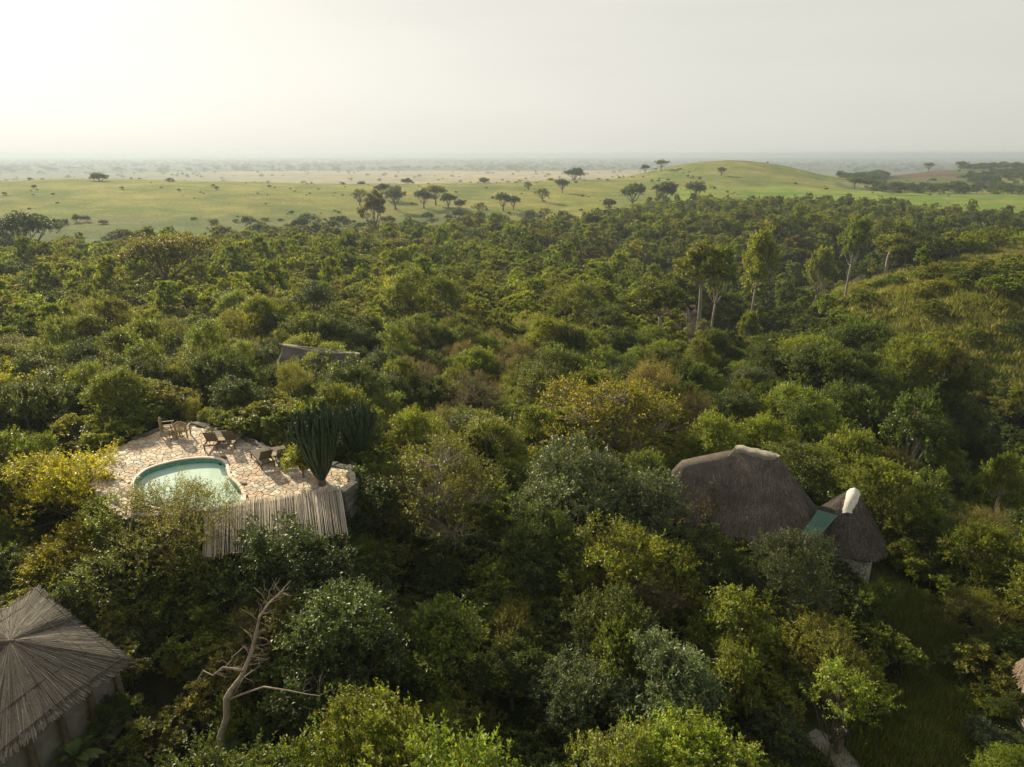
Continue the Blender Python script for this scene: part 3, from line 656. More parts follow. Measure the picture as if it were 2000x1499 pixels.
# crazy paving: clipped cells around jittered seeds
g = np.random.default_rng(9); TA = np.array(TERRW); sp_ = .255
seeds = []
for i, xx in enumerate(np.arange(TA[:, 0].min()-1, TA[:, 0].max()+1, sp_)):
    for yy in np.arange(TA[:, 1].min()-1, TA[:, 1].max()+1, sp_*1.02):
        seeds.append((xx+g.normal()*.085, yy+(i % 2)*sp_/2+g.normal()*.085))
seeds = np.array(seeds)
hole2 = [tuple(np.array(p)+norm(np.array(p)-np.mean(POOLW, 0))*.12) for p in POOLW]
keep_s = np.array([in_poly(*p, TERRW) and not in_poly(*p, hole2) for p in seeds])
PAL = [(.44,.34,.24),(.50,.39,.29),(.38,.30,.22),(.53,.44,.34),(.46,.32,.23),(.30,.28,.25),(.35,.31,.27),(.56,.49,.40),(.40,.29,.20),(.45,.30,.22)]
def clip_poly(poly, m, nrm, gap):
    out = []; k = len(poly)
    for i in range(k):
        a, b = poly[i-1], poly[i]; da = (a-m)@nrm+gap; db = (b-m)@nrm+gap
        if da <= 0: out.append(a)
        if da*db < 0: out.append(a+(b-a)*da/(da-db))
    return out
cells = []
for i in np.where(keep_s)[0]:
    p = seeds[i]; d = np.hypot(*(seeds-p).T); nb = np.argsort(d)[1:13]; poly = [p+np.array(q) for q in ((-.4,-.4),(.4,-.4),(.4,.4),(-.4,.4))]
    for j in nb:
        poly = clip_poly(poly, (p+seeds[j])/2, (seeds[j]-p)/d[j], .011)
        if len(poly) < 3: break
    if len(poly) >= 3: cells.append((p, poly))
def stone_geo(p, poly, origin):
    c = np.mean(poly, 0); n_ = len(poly); hz = .0+g.uniform(-.008, .012); tlt = g.normal(size=2)*.015; V = []
    for ins, zz in ((1, -.05), (1, hz-.012), (.93, hz)):
        for q in poly: r_ = c+(q-c)*ins; V.append((r_[0]-origin[0], r_[1]-origin[1], zz+(tlt@(r_-c) if zz > -.04 else 0)))
    Fc = [(k_*n_+i, k_*n_+(i+1) % n_, (k_+1)*n_+(i+1) % n_, (k_+1)*n_+i) for k_ in (0, 1) for i in range(n_)]+[tuple(2*n_+i for i in range(n_))]
    b = np.array(PAL[g.integers(len(PAL))])*np.array([1.06, 1.1, 1.1])*g.uniform(.98, 1.45); return V, Fc, b
area = [abs(sum(a[0]*b[1]-b[0]*a[1] for a, b in zip(po, po[1:]+po[:1])))/2 for _, po in cells]
def vis(p):
    u, v, w = PR(p[0], p[1], 0.); return in_poly(u, v, OPEN[0][0])
order = sorted(range(len(cells)), key=lambda i: -(area[i]/np.hypot(*cells[i][0])**2)*(3 if vis(cells[i][0]) else .2))
rest = MB()
for n_, i in enumerate(order):
    p, poly = cells[i]
    if n_ < 290:
        V, Fc, b = stone_geo(p, poly, p); link('paving_stone', mesh_from('paving_stone', V, Fc, [M['stone']], cols=np.tile(b, (len(V), 1))), terr, loc=loc_(p))
    else:
        V, Fc, b = stone_geo(p, poly, TB[:2]); rest.add(V, Fc, 0, tuple(b))
tag(rest.obj('small_paving_stone', M['stone'], terr), kind='stuff')
# dark rock retaining wall round the outer rim
wt_ = thing('retaining_wall', 'dark dry-stone wall holding up the edge of the pool terrace', 'stone wall', (*G(684, 940, 0)[:2], 0))
WB = Vector(wt_.location); rim = TERRW[1:16]
rk = []
for (a, b) in zip(rim[:-1], rim[1:]):
    L_ = math.hypot(b[0]-a[0], b[1]-a[1]); n_ = max(1, int(L_/.42)); nn = np.array([b[1]-a[1], a[0]-b[0]])/L_*-1
    for j in range(n_):
        q = np.array(a)+(np.array(b)-np.array(a))*(j+.5)/n_
        cen = np.mean(TERRW, 0); nn_ = nn if nn@(q-cen) > 0 else -nn
        lev = 4 if a[0] > -10.5 else 1
        for k_ in range(lev): rk.append((q+nn_*(.10+.05*k_+g.normal()*.04), -.10-.34*k_, math.atan2(b[1]-a[1], b[0]-a[0]), L_/n_))
for q, zz, rz, ln in rk:
    mb = MB(); mb.box((0, 0, 0), (ln*.98, .34, .32), 0, 0, 0, None, .22)
    mb.obj('wall_stone', M['rock'], wt_, loc=(q[0]-WB.x, q[1]-WB.y, zz-WB.z+.02), rot=(g.normal()*.06, g.normal()*.06, rz+g.normal()*.1))
# pool
pc = np.mean(POOLW, 0); pool = thing('swimming_pool', 'kidney-shaped pool with pale milky water and a turquoise tile rim', 'swimming pool', (pc[0], pc[1], 0))
def densify(P, n=4):
    P = np.array(P); out = []; m = len(P)
    for i in range(m):
        p0, p1, p2, p3 = P[i-1], P[i], P[(i+1) % m], P[(i+2) % m]
        for t in np.arange(n)/n: out.append(.5*((2*p1)+(-p0+p2)*t+(2*p0-5*p1+4*p2-p3)*t*t+(-p0+3*p1-3*p2+p3)*t**3))
    return np.array(out)
RP = densify(POOLW)-pc; nR = len(RP)
def ring_strip(rings):
    V = [(*q, z) for P, z in rings for q in P]; Fc = [(k_*nR+i, k_*nR+(i+1) % nR, (k_+1)*nR+(i+1) % nR, (k_+1)*nR+i) for k_ in range(len(rings)-1) for i in range(nR)]; return V, Fc
on = norm(RP-np.roll(RP, 1, 0)); on = np.c_[on[:, 1], -on[:, 0]]; on = on*np.sign(np.sum(on*RP, 1))[:, None]
V, Fc = ring_strip([(RP+on*.13, -.045), (RP+on*.12, .026), (RP-on*.015, .03), (RP-on*.02, -.03)]); link('coping', mesh_from('coping', V, Fc, [M['coping']], smooth=False), pool)
V, Fc = ring_strip([(RP, -.031), (RP, -.17)]); link('upper_tile_band', mesh_from('tile_band', V, Fc, [M['tile_grey']]), pool)
V, Fc = ring_strip([(RP, -.17), (RP, -1.4)]); Fc.append(tuple(nR+i for i in range(nR))); link('basin', mesh_from('basin', V, Fc, [M['tile_teal']]), pool)
link('water', mesh_from('water', [(*q, -.30) for q in RP*.999], [tuple(range(nR))], [M['pool']]), pool)
for (u, v) in ((430, 901.5), (466, 953.5)):
    p = G(u, v, -.1); mb = MB(); mb.box((0, 0, 0), (.16, .03, .09)); mb.obj('inlet', M['lantern'], pool, loc=(p[0]-pc[0], p[1]-pc[1]-.02, -.24))
for (u, v, lb) in ((437, 894.5, 'small dark drain cover beside the far rim of the pool'), (476.5, 946, 'small dark drain cover beside the near bend of the pool')):
    p = G(u, v, 0); mb = MB(); mb.box((0, 0, .015), (.26, .14, .03))
    for k_ in range(4): mb.box((-.09+.06*k_, 0, .034), (.02, .11, .008))
    tag(mb.obj('drain_cover', M['lantern'], None, loc=(p[0], p[1], .022), rot=(0, 0, -.2)), lb, 'drain cover')

# ------------------------------------------------------------------ furniture
def sun_lounger(pos, rz, label, back=.95):
    t = thing('sun_lounger', label, 'sun lounger', pos, rz, 'wooden sun loungers by the pool')   # foot points to +y
    w = .68; f = MB()
    for s in (-1, 1): f.box((s*(w/2-.03), .45, .30), (.05, 1.95, .09))
    for yy in (-.5, .15, 1.4): f.box((0, yy, .29), (w-.1, .06, .07))
    f.obj('frame', M['wood'], t)
    sme = None
    for k_ in range(11):
        if sme is None: q = MB(); q.box((0, 0, 0), (w-.11, .095, .022)); sme = q.mesh('slat', [M['wood']])
        link('slat', sme, t, loc=(0, .17+k_*.117, .335))
    hb = MB(); L_ = .72
    for s in (-1, 1): hb.box((s*(w/2-.07), -L_/2*math.cos(back), .36+L_/2*math.sin(back)), (.045, L_, .04), 0, -back)
    hb.box((0, -L_*math.cos(back), .36+L_*math.sin(back)), (w-.08, .06, .045), 0, -back)
    b = hb.obj('backrest', M['wood'], t)
    bme = MB(); bme.box((0, 0, 0), (w-.18, .085, .02)); bme = bme.mesh('backrest_slat', [M['wood']])
    for k_ in range(7):
        q = .06+k_*.096; link('backrest_slat', bme, b, loc=(0, -q*math.cos(back), .365+q*math.sin(back)), rot=(-back, 0, 0))
    for sx in (-1, 1):
        for yy in (-.42, 1.3): q = MB(); q.box((0, 0, 0), (.06, .06, .29)); q.obj('leg', M['wood'], t, loc=(sx*(w/2-.03), yy, .135))
    q = MB(); q.tube([(0, -.38, .68), (0, -.48, .32)], .018, 5); q.obj('prop', M['wood'], t)
def side_table(pos, rz, label, w=.45, h=.42, name='side_table', mat='teak'):
    t = thing(name, label, 'table', pos, rz)
    top = MB(); top.box((0, 0, h-.05), (w-.06, w-.06, .04)); tp = top.obj('table_top', M[mat], t)
    sl_ = MB(); sl_.box((0, 0, 0), (w, w/6.4, .022)); sl_ = sl_.mesh('slat', [M[mat]])
    for k_ in range(6): link('slat', sl_, tp, loc=(0, -w/2+w/12+k_*w/6, h-.018))
    for sx in (-1, 1):
        for sy in (-1, 1): q = MB(); q.box((0, 0, 0), (.05, .05, h-.03)); q.obj('leg', M[mat], t, loc=(sx*(w/2-.04), sy*(w/2-.04), (h-.03)/2))
    q = MB()
    for s in (-1, 1): q.box((0, s*(w/2-.04), .14), (w-.1, .03, .03)); q.box((s*(w/2-.04), 0, .14), (.03, w-.1, .03))
    q.obj('stretcher', M[mat], t)
def armchair(pos, rz, label):
    t = thing('armchair', label, 'armchair', pos, rz, 'wooden armchairs on the terrace')         # sitter looks to +y
    w, d = .64, .56
    for sx in (-1, 1):
        q = MB(); q.box((0, 0, 0), (.06, .06, .62)); q.obj('leg', M['teak'], t, loc=(sx*(w/2-.03), d/2-.03, .31))
        q = MB(); q.box((0, 0, 0), (.06, .06, .86)); q.obj('leg', M['teak'], t, loc=(sx*(w/2-.03), -d/2, .43))
        q = MB(); q.box((0, 0, 0), (.07, d+.1, .03)); q.obj('armrest', M['teak'], t, loc=(sx*(w/2-.03), .02, .635))
    s = MB(); s.box((0, 0, .385), (w-.1, d-.08, .05)); se = s.obj('seat', M['teak'], t)
    sl_ = MB(); sl_.box((0, 0, 0), (w-.08, .075, .02)); sl_ = sl_.mesh('seat_slat', [M['teak']])
    for k_ in range(6): link('seat_slat', sl_, se, loc=(0, -d/2+.08+k_*.088, .425))
    b = MB(); arc = [(-w/2+.06+(w-.12)*i/8, -d/2-.02, .84+.11*math.sin(math.pi*i/8)) for i in range(9)]
    for a_, b_ in zip(arc[:-1], arc[1:]):
        m_ = [(a_[i]+b_[i])/2 for i in range(3)]; b.box(m_, (.10, .035, .11), 0, 0)
    b.box((0, -d/2-.02, .47), (w-.1, .035, .07)); b.box((-w/2+.075, -d/2-.021, .65), (.04, .036, .42)); b.box((w/2-.075, -d/2-.021, .65), (.04, .036, .42)); bo = b.obj('backrest', M['teak'], t)
    for k_ in range(8):
        xx = -w/2+.11+k_*(w-.22)/7; hh = .36+.08*math.sin(math.pi*(k_+.5)/8); q = MB(); q.box((0, 0, 0), (.035, .018, hh)); q.obj('backrest_slat', M['teak'], bo, loc=(xx, -d/2-.02, .48+hh/2))
def gz(u, v): p = G(u, v, 0); return (p[0], p[1], .018)
armchair(gz(359, 854), .10, 'teak armchair with arched back turned to the camera, at the low table')
armchair(gz(328, 849), -1.25, 'teak armchair left of the low table, facing across it')
side_table(gz(343.5, 852), -.1, 'low teak table between the two armchairs', .5, .42, 'coffee_table')
sun_lounger(gz(417, 874), .12, 'sun lounger nearest the armchairs, its back to the pool')
sun_lounger(gz(453, 871), .02, 'sun lounger right of the drinks table, second from the armchairs')
side_table(gz(436, 872), .1, 'small table between the two loungers nearest the armchairs')
sun_lounger(gz(519, 909), .62, 'sun lounger with its seat in the sun, middle of the terrace', .85)
sun_lounger(gz(554, 905), .50, 'sun lounger beside the candelabra cactus, right end of the row', .85)
side_table(gz(532, 903), .4, 'small table between the two loungers near the candelabra cactus')

# ------------------------------------------------------------------ reed pergola below the terrace
pa = G(664, 951, .45); pb = G(400, 992, .45); pe = G(679, 1042, -.35)
along = norm((pb-pa)*np.array([1, 1, 0])); run = pe-pa; pl_ = thing('reed_pergola', 'slatted pergola roofed with pale reed poles in front of the pool terrace', 'pergola', (pa[0], pa[1], -3.0)); PB = Vector(pl_.location)
PL = np.linalg.norm(pb-pa); rl = np.linalg.norm(run); un = run/rl
rm = []
for k_ in range(5):
    q = MB(); gg = random.Random(k_); pts = [(gg.uniform(-.012, .012), t, gg.uniform(-.012, .012)) for t in (0, .3, .62, 1)]; q.tube(pts, [.021, .024, .022, .018], 6); rm.append(q.mesh('reed', [M['reed']], True))
rotm = Matrix((Vector(np.cross(un, [0, 0, 1])).normalized(), Vector(un), Vector(np.cross(np.cross(un, [0, 0, 1]), un)).normalized())).transposed()
npole = int(PL/.05)
for i in range(npole):
    p = pa+along*(PL*i/npole)+np.array([0, 0, g.normal()*.012])-un*g.uniform(-.05, .12)
    o = link('reed', rm[g.integers(5)], pl_, loc=(p[0]-PB.x, p[1]-PB.y, p[2]-PB.z)); o.rotation_euler = (rotm @ Matrix.Rotation(g.normal()*.006, 3, 'Z')).to_euler(); o.scale = (g.uniform(.7, 1.15), rl*g.uniform(.95, 1.06), g.uniform(.7, 1.1))
for fr in (.06, .5, .94):
    a_ = pa+un*rl*fr-np.array([0, 0, .09])-along*.05; b_ = a_+along*(PL+.1); q = MB(); q.tube([a_-np.array(PB), b_-np.array(PB)], .055, 7); q.obj('beam', M['bark'], pl_)
for ia in (0.02, .35, .68, .98):
    for fr in (.08, .93):
        a_ = pa+along*PL*ia+un*rl*fr-np.array([0, 0, .14]); q = MB(); q.tube([(0, 0, -3.2-a_[2]+0), (0, 0, 0)], .06, 7); q.obj('post', M['bark'], pl_, loc=tuple(a_-np.array(PB)))
lt = MB(); ctr = (pa+pb)/2+un*1.8
d_ = thing('pergola_deck', 'pinkish paved floor under the reed pergola with a red and white kerb', 'deck', (ctr[0], ctr[1], -2.95)); ang = math.atan2(-along[1], -along[0])
lt.box((0, 0, -.3), (PL+1.2, 4.4, .6)); lt.obj('floor', simple('pink_paving', (.40, .26, .2), (.55, .40, .32), 5), d_, rot=(0, 0, ang))
for k_ in range(20):
    q = MB(); q.box((0, 0, 0), (.19, .12, .12)); q.obj('kerb_block', simple('red_kerb' if k_ % 2 else 'white_kerb', *(((.4, .04, .03), (.5, .07, .05)) if k_ % 2 else ((.7, .68, .64), (.8, .78, .74)))), d_,
        loc=(math.cos(ang)*(PL/2+.3-k_*.2)+math.sin(ang)*2.1, math.sin(ang)*(PL/2+.3-k_*.2)-math.cos(ang)*2.1, .063), rot=(0, 0, ang))
rail = thing('deck_railing', 'thin dark post railing along the near side of the pergola deck', 'railing', (d_.location.x, d_.location.y, -2.95))
for k_ in range(26):
    q = MB(); q.tube([(0, 0, 0), (0, 0, .95)], .02, 5); q.obj('rail_post', M['lantern'], rail, loc=(math.cos(ang)*(PL/2+.3-k_*.28)+math.sin(ang)*1.9, math.sin(ang)*(PL/2+.3-k_*.28)-math.cos(ang)*1.9, 0))

# ------------------------------------------------------------------ thatched roofs
def stadium_top(phi, a, b, dirv):
    s = max(-1, min(1, 1.6*(math.cos(phi)))); return (a+b)/2+(b-a)/2*s
def loft(ra, rb, c, ax_, by_, rz, ze, n=72, m=16, prof=1.25, sup=2.2, lip=.28, skirt=.16, wav=.05, rt=.12, seed=1):
    """roof skin from a ridge line down to an oval eave; returns vertices, faces and a sampler"""
    ra = np.array(ra, float); rb = np.array(rb, float); g = np.random.default_rng(seed); ph0 = g.random(6)*6
    def pt(phi, s):
        cs, sn = math.cos(phi), math.sin(phi); k_ = (abs(cs)**sup+abs(sn)**sup)**(-1/sup); e = np.array([ax_*k_*cs, by_*k_*sn]); E = np.array([c[0]+e[0]*math.cos(rz)-e[1]*math.sin(rz), c[1]+e[0]*math.sin(rz)+e[1]*math.cos(rz)])
        T = (ra+rb)/2+(rb-ra)/2*max(-1, min(1, 1.7*cs)); tn = np.array([-(rb-ra)[1], (rb-ra)[0]]); nn_ = np.linalg.norm(tn); rr_ = rt
        off = (E-T[:2]); off = off/max(np.linalg.norm(off), 1e-6)*rr_; X_ = (T[:2]+off)*(1-s)+E*s
        z_ = T[2]-.02+(ze-T[2])*(s**(1/prof)) if s > 0 else T[2]-.02
        w_ = wav*math.sin(phi*5+ph0[0]+s*3)*s+wav*.6*math.sin(phi*11+ph0[1])*s
        return np.array([X_[0]+w_*cs, X_[1]+w_*sn, z_+.03*math.sin(phi*9+ph0[2])*s])
    V = []; Fc = []
    for i in range(m+1):
        for j in range(n): V.append(pt(2*math.pi*j/n, (i/m)))
    for i in range(m):
        for j in range(n): Fc.append((i*n+j, i*n+(j+1) % n, (i+1)*n+(j+1) % n, (i+1)*n+j))
    b0 = len(V)
    for j in range(n): p = pt(2*math.pi*j/n, 1); cc = np.array([c[0], c[1], p[2]]); q = cc+(p-cc)*(1-.03); q[2] -= skirt; V.append(q)
    for j in range(n): p = pt(2*math.pi*j/n, 1); cc = np.array([c[0], c[1], p[2]]); q = cc+(p-cc)*.72; q[2] += .1; V.append(q)
    for j in range(n):
        Fc.append((m*n+j, m*n+(j+1) % n, b0+(j+1) % n, b0+j)); Fc.append((b0+j, b0+(j+1) % n, b0+n+(j+1) % n, b0+n+j))
    Fc.append(tuple(range(n))[::-1])
    return V, Fc, pt
THC = np.array([.145, .122, .104])
def strands(pt, cnt, org, seed, L=.38, wd=.022, col=THC, smax=1.0):
    g = np.random.default_rng(seed); V = []; C = []
    for _ in range(cnt):
        phi = g.random()*6.283; s = math.sqrt(g.random())*smax; a = pt(phi, max(s-.0, .01)); b = pt(phi+g.normal()*.01, min(s+.02, 1.0)); c_ = pt(phi+.02, max(s, .01))
        dn = b-a if s < .98 else a-pt(phi, s-.02); dn = dn/np.linalg.norm(dn); sd_ = c_-a; sd_ = sd_/np.linalg.norm(sd_); nr = np.cross(dn, sd_); nr = nr*np.sign(nr[2]); l = L*g.uniform(.5, 1.3); dn = dn+sd_*g.normal()*.12
        p0 = a+nr*.004; p1 = a+dn*l+nr*g.uniform(.01, .045); w2 = sd_*wd*g.uniform(.5, 1.4)
        V += [p0-w2/2-org, p0+w2/2-org, p1+w2/2-org, p1-w2/2-org]; cc = col*np.exp(g.normal()*.3)*(1+g.normal(size=3)*.04); C += [cc]*4
    return np.array(V), np.arange(len(V)).reshape(-1, 4), np.clip(np.array(C), .01, .8)
def thatch(parent, org, loftargs, cnt, seed, name='roof', col=THC, smax=.97):
    V, Fc, pt = loft(**loftargs, seed=seed); V = np.array(V)-org
    ro = link(name, mesh_from('thatch_roof', V, Fc, [M['thatch']], cols=np.tile(col, (len(V), 1)), smooth=True), parent)
    V2, F2, C2 = strands(pt, cnt, org, seed+5, col=col*1.08, smax=smax)
    tag(link('thatch_strands', mesh_from('thatch_strands', V2, F2, [M['thatch']], cols=C2), ro), kind='stuff'); return pt
def ridge_cap(parent, org, a, b, w, h, name='ridge_cap', mat='cement', bell=None, sag=.0):
    a = np.array(a, float); b = np.array(b, float); d = b-a; L_ = np.linalg.norm(d); dh = d/L_; sd_ = norm(np.array([-dh[1], dh[0], 0])); V = []; n, m = 15, 12; g = np.random.default_rng(4)
    for i in range(n):
        t = -.08+1.16*i/(n-1); e = max(0, 1-abs(2*t-1)**6/2.6)**.5; c_ = a+d*t+np.array([0, 0, -sag*4*t*(1-t)])
        ww = w*e*(1+.12*math.sin(i*1.3)); hh = h*e*(1+.1*math.sin(i*.9+1))
        for j in range(m):
            th = math.pi*(-.28+1.56*j/(m-1)); V.append(c_+sd_*ww*math.cos(th)*(1+(.35 if abs(j-(m-1)/2) > m/2-1.2 else 0))+np.array([0, 0, hh*math.sin(th)-(.1 if j in (0, m-1) else 0)])+g.normal(size=3)*.012-org)
    Fc = [(i*m+j, i*m+j+1, (i+1)*m+j+1, (i+1)*m+j) for i in range(n-1) for j in range(m-1)]+[tuple(range(m)), tuple((n-1)*m+j for j in range(m))[::-1]]
    o = link(name, mesh_from(name, V, Fc, [M[mat]], smooth=True), parent); return o
def stone_wall(parent, org, c, hx, hy, z0, z1, sup, name='wall', ch=.13, ln=.22, seed=3, rz=0):
    g = np.random.default_rng(seed); mb = MB(); per = []
    for phi in np.linspace(0, 2*math.pi, 400):
        cs, sn = math.cos(phi), math.sin(phi); k_ = (abs(cs)**sup+abs(sn)**sup)**(-1/sup); per.append((hx*k_*cs, hy*k_*sn))
    per = np.array(per); per = per@np.array([[math.cos(rz), math.sin(rz)], [-math.sin(rz), math.cos(rz)]]); dl = np.r_[0, np.cumsum(np.hypot(*np.diff(per, axis=0).T))]
    co = MB(); n = 60
    pp = [(np.interp(t, dl, per[:, 0])*.965, np.interp(t, dl, per[:, 1])*.965) for t in np.linspace(0, dl[-1], n+1)[:-1]]
    V = [(c[0]+a-org[0], c[1]+b-org[1], zz-org[2]) for zz in (z0, z1) for a, b in pp]; Fc = [(i, (i+1) % n, n+(i+1) % n, n+i) for i in range(n)]
    w = link(name, mesh_from(name, V, Fc, [M['mortar']]), parent)
    zz = z0; r_ = 0
    while zz < z1:
        t = g.random()*ln; h_ = ch*g.uniform(.85, 1.15)
        while t < dl[-1]:
            l_ = ln*g.uniform(.6, 1.4); tm = t+l_/2; a = np.interp(tm, dl, per[:, 0]); b = np.interp(tm, dl, per[:, 1]); a2 = np.interp(min(tm+.02, dl[-1]), dl, per[:, 0]); b2 = np.interp(min(tm+.02, dl[-1]), dl, per[:, 1])
            cc = tuple(np.array([.44, .41, .36])*g.uniform(.6, 1.35)*(1+g.normal(size=3)*.03)); mb.box((c[0]+a-org[0], c[1]+b-org[1], zz+h_/2-org[2]), (l_-.025, .10+g.uniform(0, .04), h_-.02), math.atan2(b2-b, a2-a), 0, 0, cc, .08); t += l_
        zz += h_
    tag(mb.obj('wall_stones', M['stone'], w), kind='stuff')
# long thatched cottage
R1 = G(1441, 873, -.06); R2 = G(1516, 890, -.06); gzb = -6.2
og = np.array([12.4, 32.9, gzb]); big = thing('thatched_cottage', 'long steep thatched roof with a pale ridge cap, right of centre', 'cottage', tuple(og))
rzb = math.atan2((R2-R1)[1], (R2-R1)[0])
thatch(big, og, dict(ra=R1, rb=R2, c=(12.55, 32.75), ax_=3.95, by_=3.0, rz=rzb, ze=-3.5, prof=1.08, sup=2.2, wav=.07), 16000, 31)
W1 = G(1425, 885, -.45); W2 = G(1345, 903, -1.0)
thatch(big, og, dict(ra=W2, rb=W1, c=((W1[0]+W2[0])/2-.1, (W1[1]+W2[1])/2+.1), ax_=2.9, by_=2.6, rz=math.atan2((W1-W2)[1], (W1-W2)[0]), ze=-3.5, prof=1.0, sup=2.1, wav=.09, rt=.4), 9000, 33, 'roof_wing')
ridge_cap(big, og, R1+np.array([0, 0, -.04]), R2+np.array([0, 0, -.04]), .29, .15, sag=.03, mat='ridge_cement')
stone_wall(big, og, (12.45, 32.8), 3.1, 2.3, gzb-.4, -3.3, 2.3, seed=8)
# stone tower with bell-shaped thatch
ot = np.array([TOWC[0], TOWC[1], -6.1]); tow = thing('stone_tower_hut', 'small square stone hut under a tall bell-shaped thatched cone', 'hut', tuple(ot))
TP = np.array([16.72, 30.4, -1.15])
thatch(tow, ot, dict(ra=TP+np.array([-.04, .1, -.05]), rb=TP+np.array([.04, -.1, -.12]), c=TOWC, ax_=1.98, by_=1.9, rz=-.49, ze=-3.72, prof=1.0, sup=3.2, wav=.015, rt=.2, skirt=.14), 9000, 41, col=THC*.7, smax=.93)
stone_wall(tow, ot, TOWC, 1.5, 1.42, -6.6, -3.95, 7, ln=.17, ch=.105, seed=12, rz=-.49)
# white cement bell over the apex
V = []; n, m = 10, 18; g = np.random.default_rng(2)
for i in range(n):
    t = i/(n-1); cz_ = TP[2]+.16-t*1.05; rr_ = .05+.30*min(1, (t*2.6)**.55)+.2*max(0, t-.4)
    for j in range(m):
        a = 2*math.pi*j/m; r2 = rr_*(1+.06*math.sin(3*a+t*4)); lob = (.16*max(0, math.cos(a+1.95))**2)*t
        V.append(np.array([TP[0]+(r2+lob)*math.cos(a)-.22*t**1.5, TP[1]+(r2+lob)*math.sin(a)-.12*t, cz_-(.1*math.sin(4*a) if i == n-1 else 0)])+g.normal(size=3)*.008-ot)
Fc = [(i*m+j, i*m+(j+1) % m, (i+1)*m+(j+1) % m, (i+1)*m+j) for i in range(n-1) for j in range(m)]+[tuple(range(m))[::-1]]
link('apex_cap', mesh_from('apex_cap', V, Fc, [simple('white_cement', (.62, .58, .5), (.82, .79, .72), 5, .85, .4, .02, .2, None, .02)], smooth=True), tow)
# green sheet-metal link roof
q4 = [G(1597, 996, -2.15), G(1636, 1007, -2.15), G(1598, 1050, -2.6), G(1568, 1040, -2.6)]; ol = (q4[0]+q4[2])/2; ol[2] = -6.1
lk_ = thing('link_passage', 'green corrugated metal roof joining the cottage and the stone hut', 'passage roof', tuple(ol))
for k_ in range(7):
    t0_, t1_ = k_/7, (k_+1)/7; A_ = q4[0]*(1-t0_)+q4[1]*t0_; B_ = q4[0]*(1-t1_)+q4[1]*t1_; C_ = q4[3]*(1-t1_)+q4[2]*t1_; D_ = q4[3]*(1-t0_)+q4[2]*t0_
    up_ = np.array([0, 0, .035]); sh = (B_-A_)*.16; sh2 = (C_-D_)*.16; V = [A_, A_+sh*.4+up_, A_+sh+up_, A_+sh*1.4, B_, D_, D_+sh2*.4+up_, D_+sh2+up_, D_+sh2*1.4, C_]; V = [v-ol for v in V]+[v-ol-np.array([0, 0, .02]) for v in V]
    Fc = [(i, i+1, i+6, i+5) for i in range(4)]+[(10+i+5, 10+i+6, 10+i+1, 10+i) for i in range(4)]+[(5+i, 6+i, 16+i, 15+i) for i in range(4)]+[(i+1, i, 10+i, 11+i) for i in range(4)]
    link('roof_panel', mesh_from('roof_panel', V, Fc, [M['green']]), lk_)
for q in q4: mb = MB(); mb.tube([(0, 0, 0), (0, 0, q[2]+6.1-.05)], .06, 6); mb.obj('post', M['bark'], lk_, loc=((q-ol)[0]*.9, (q-ol)[1]*.9, 0))
# far thatched roof in the bush
f1 = G(556, 673, -1.2); f2 = G(691, 689, -1.25); of = np.array([FARC[0], FARC[1], -6.2]); far = thing('distant_thatched_hut', 'grey thatched roof with a long pale ridge, half hidden in the bush', 'hut', tuple(of))
thatch(far, of, dict(ra=f1, rb=f2, c=((f1+f2)/2)[:2], ax_=5.2, by_=3.3, rz=math.atan2((f2-f1)[1], (f2-f1)[0]), ze=-4.6, prof=1.25, sup=2.6, wav=.08), 7000, 51, col=np.array([.2, .185, .17]))
ridge_cap(far, of, f1-np.array([0,0,.08]), f2-np.array([0,0,.08]), .3, .14, sag=.12, mat='ridge_cement'); stone_wall(far, of, ((f1+f2)/2)[:2], 4.2, 2.5, -6.8, -4.4, 2.6, ln=.3, ch=.2, seed=18)
# roof corner at the right edge of the frame
p = G(2084, 1300, -3.4); oe = np.array([p[0], p[1], -6.9]); ed = thing('edge_thatched_hut', 'brown thatched roof cut off by the right edge of the picture', 'hut', tuple(oe))
thatch(ed, oe, dict(ra=(p[0]-.1, p[1]+.5, -2.2), rb=(p[0]+.9, p[1]-.5, -2.2), c=(p[0]+.5, p[1]), ax_=1.65, by_=1.55, rz=-.5, ze=-4.3, prof=1.3), 5000, 61, col=np.array([.26, .20, .15])); stone_wall(ed, oe, (p[0]+.5, p[1]), 1.2, 1.2, -7.3, -4.2, 3, seed=19)
FOOT.append((ring_fp((p[0]+.5, p[1]), 1.6, 1.6), .2))

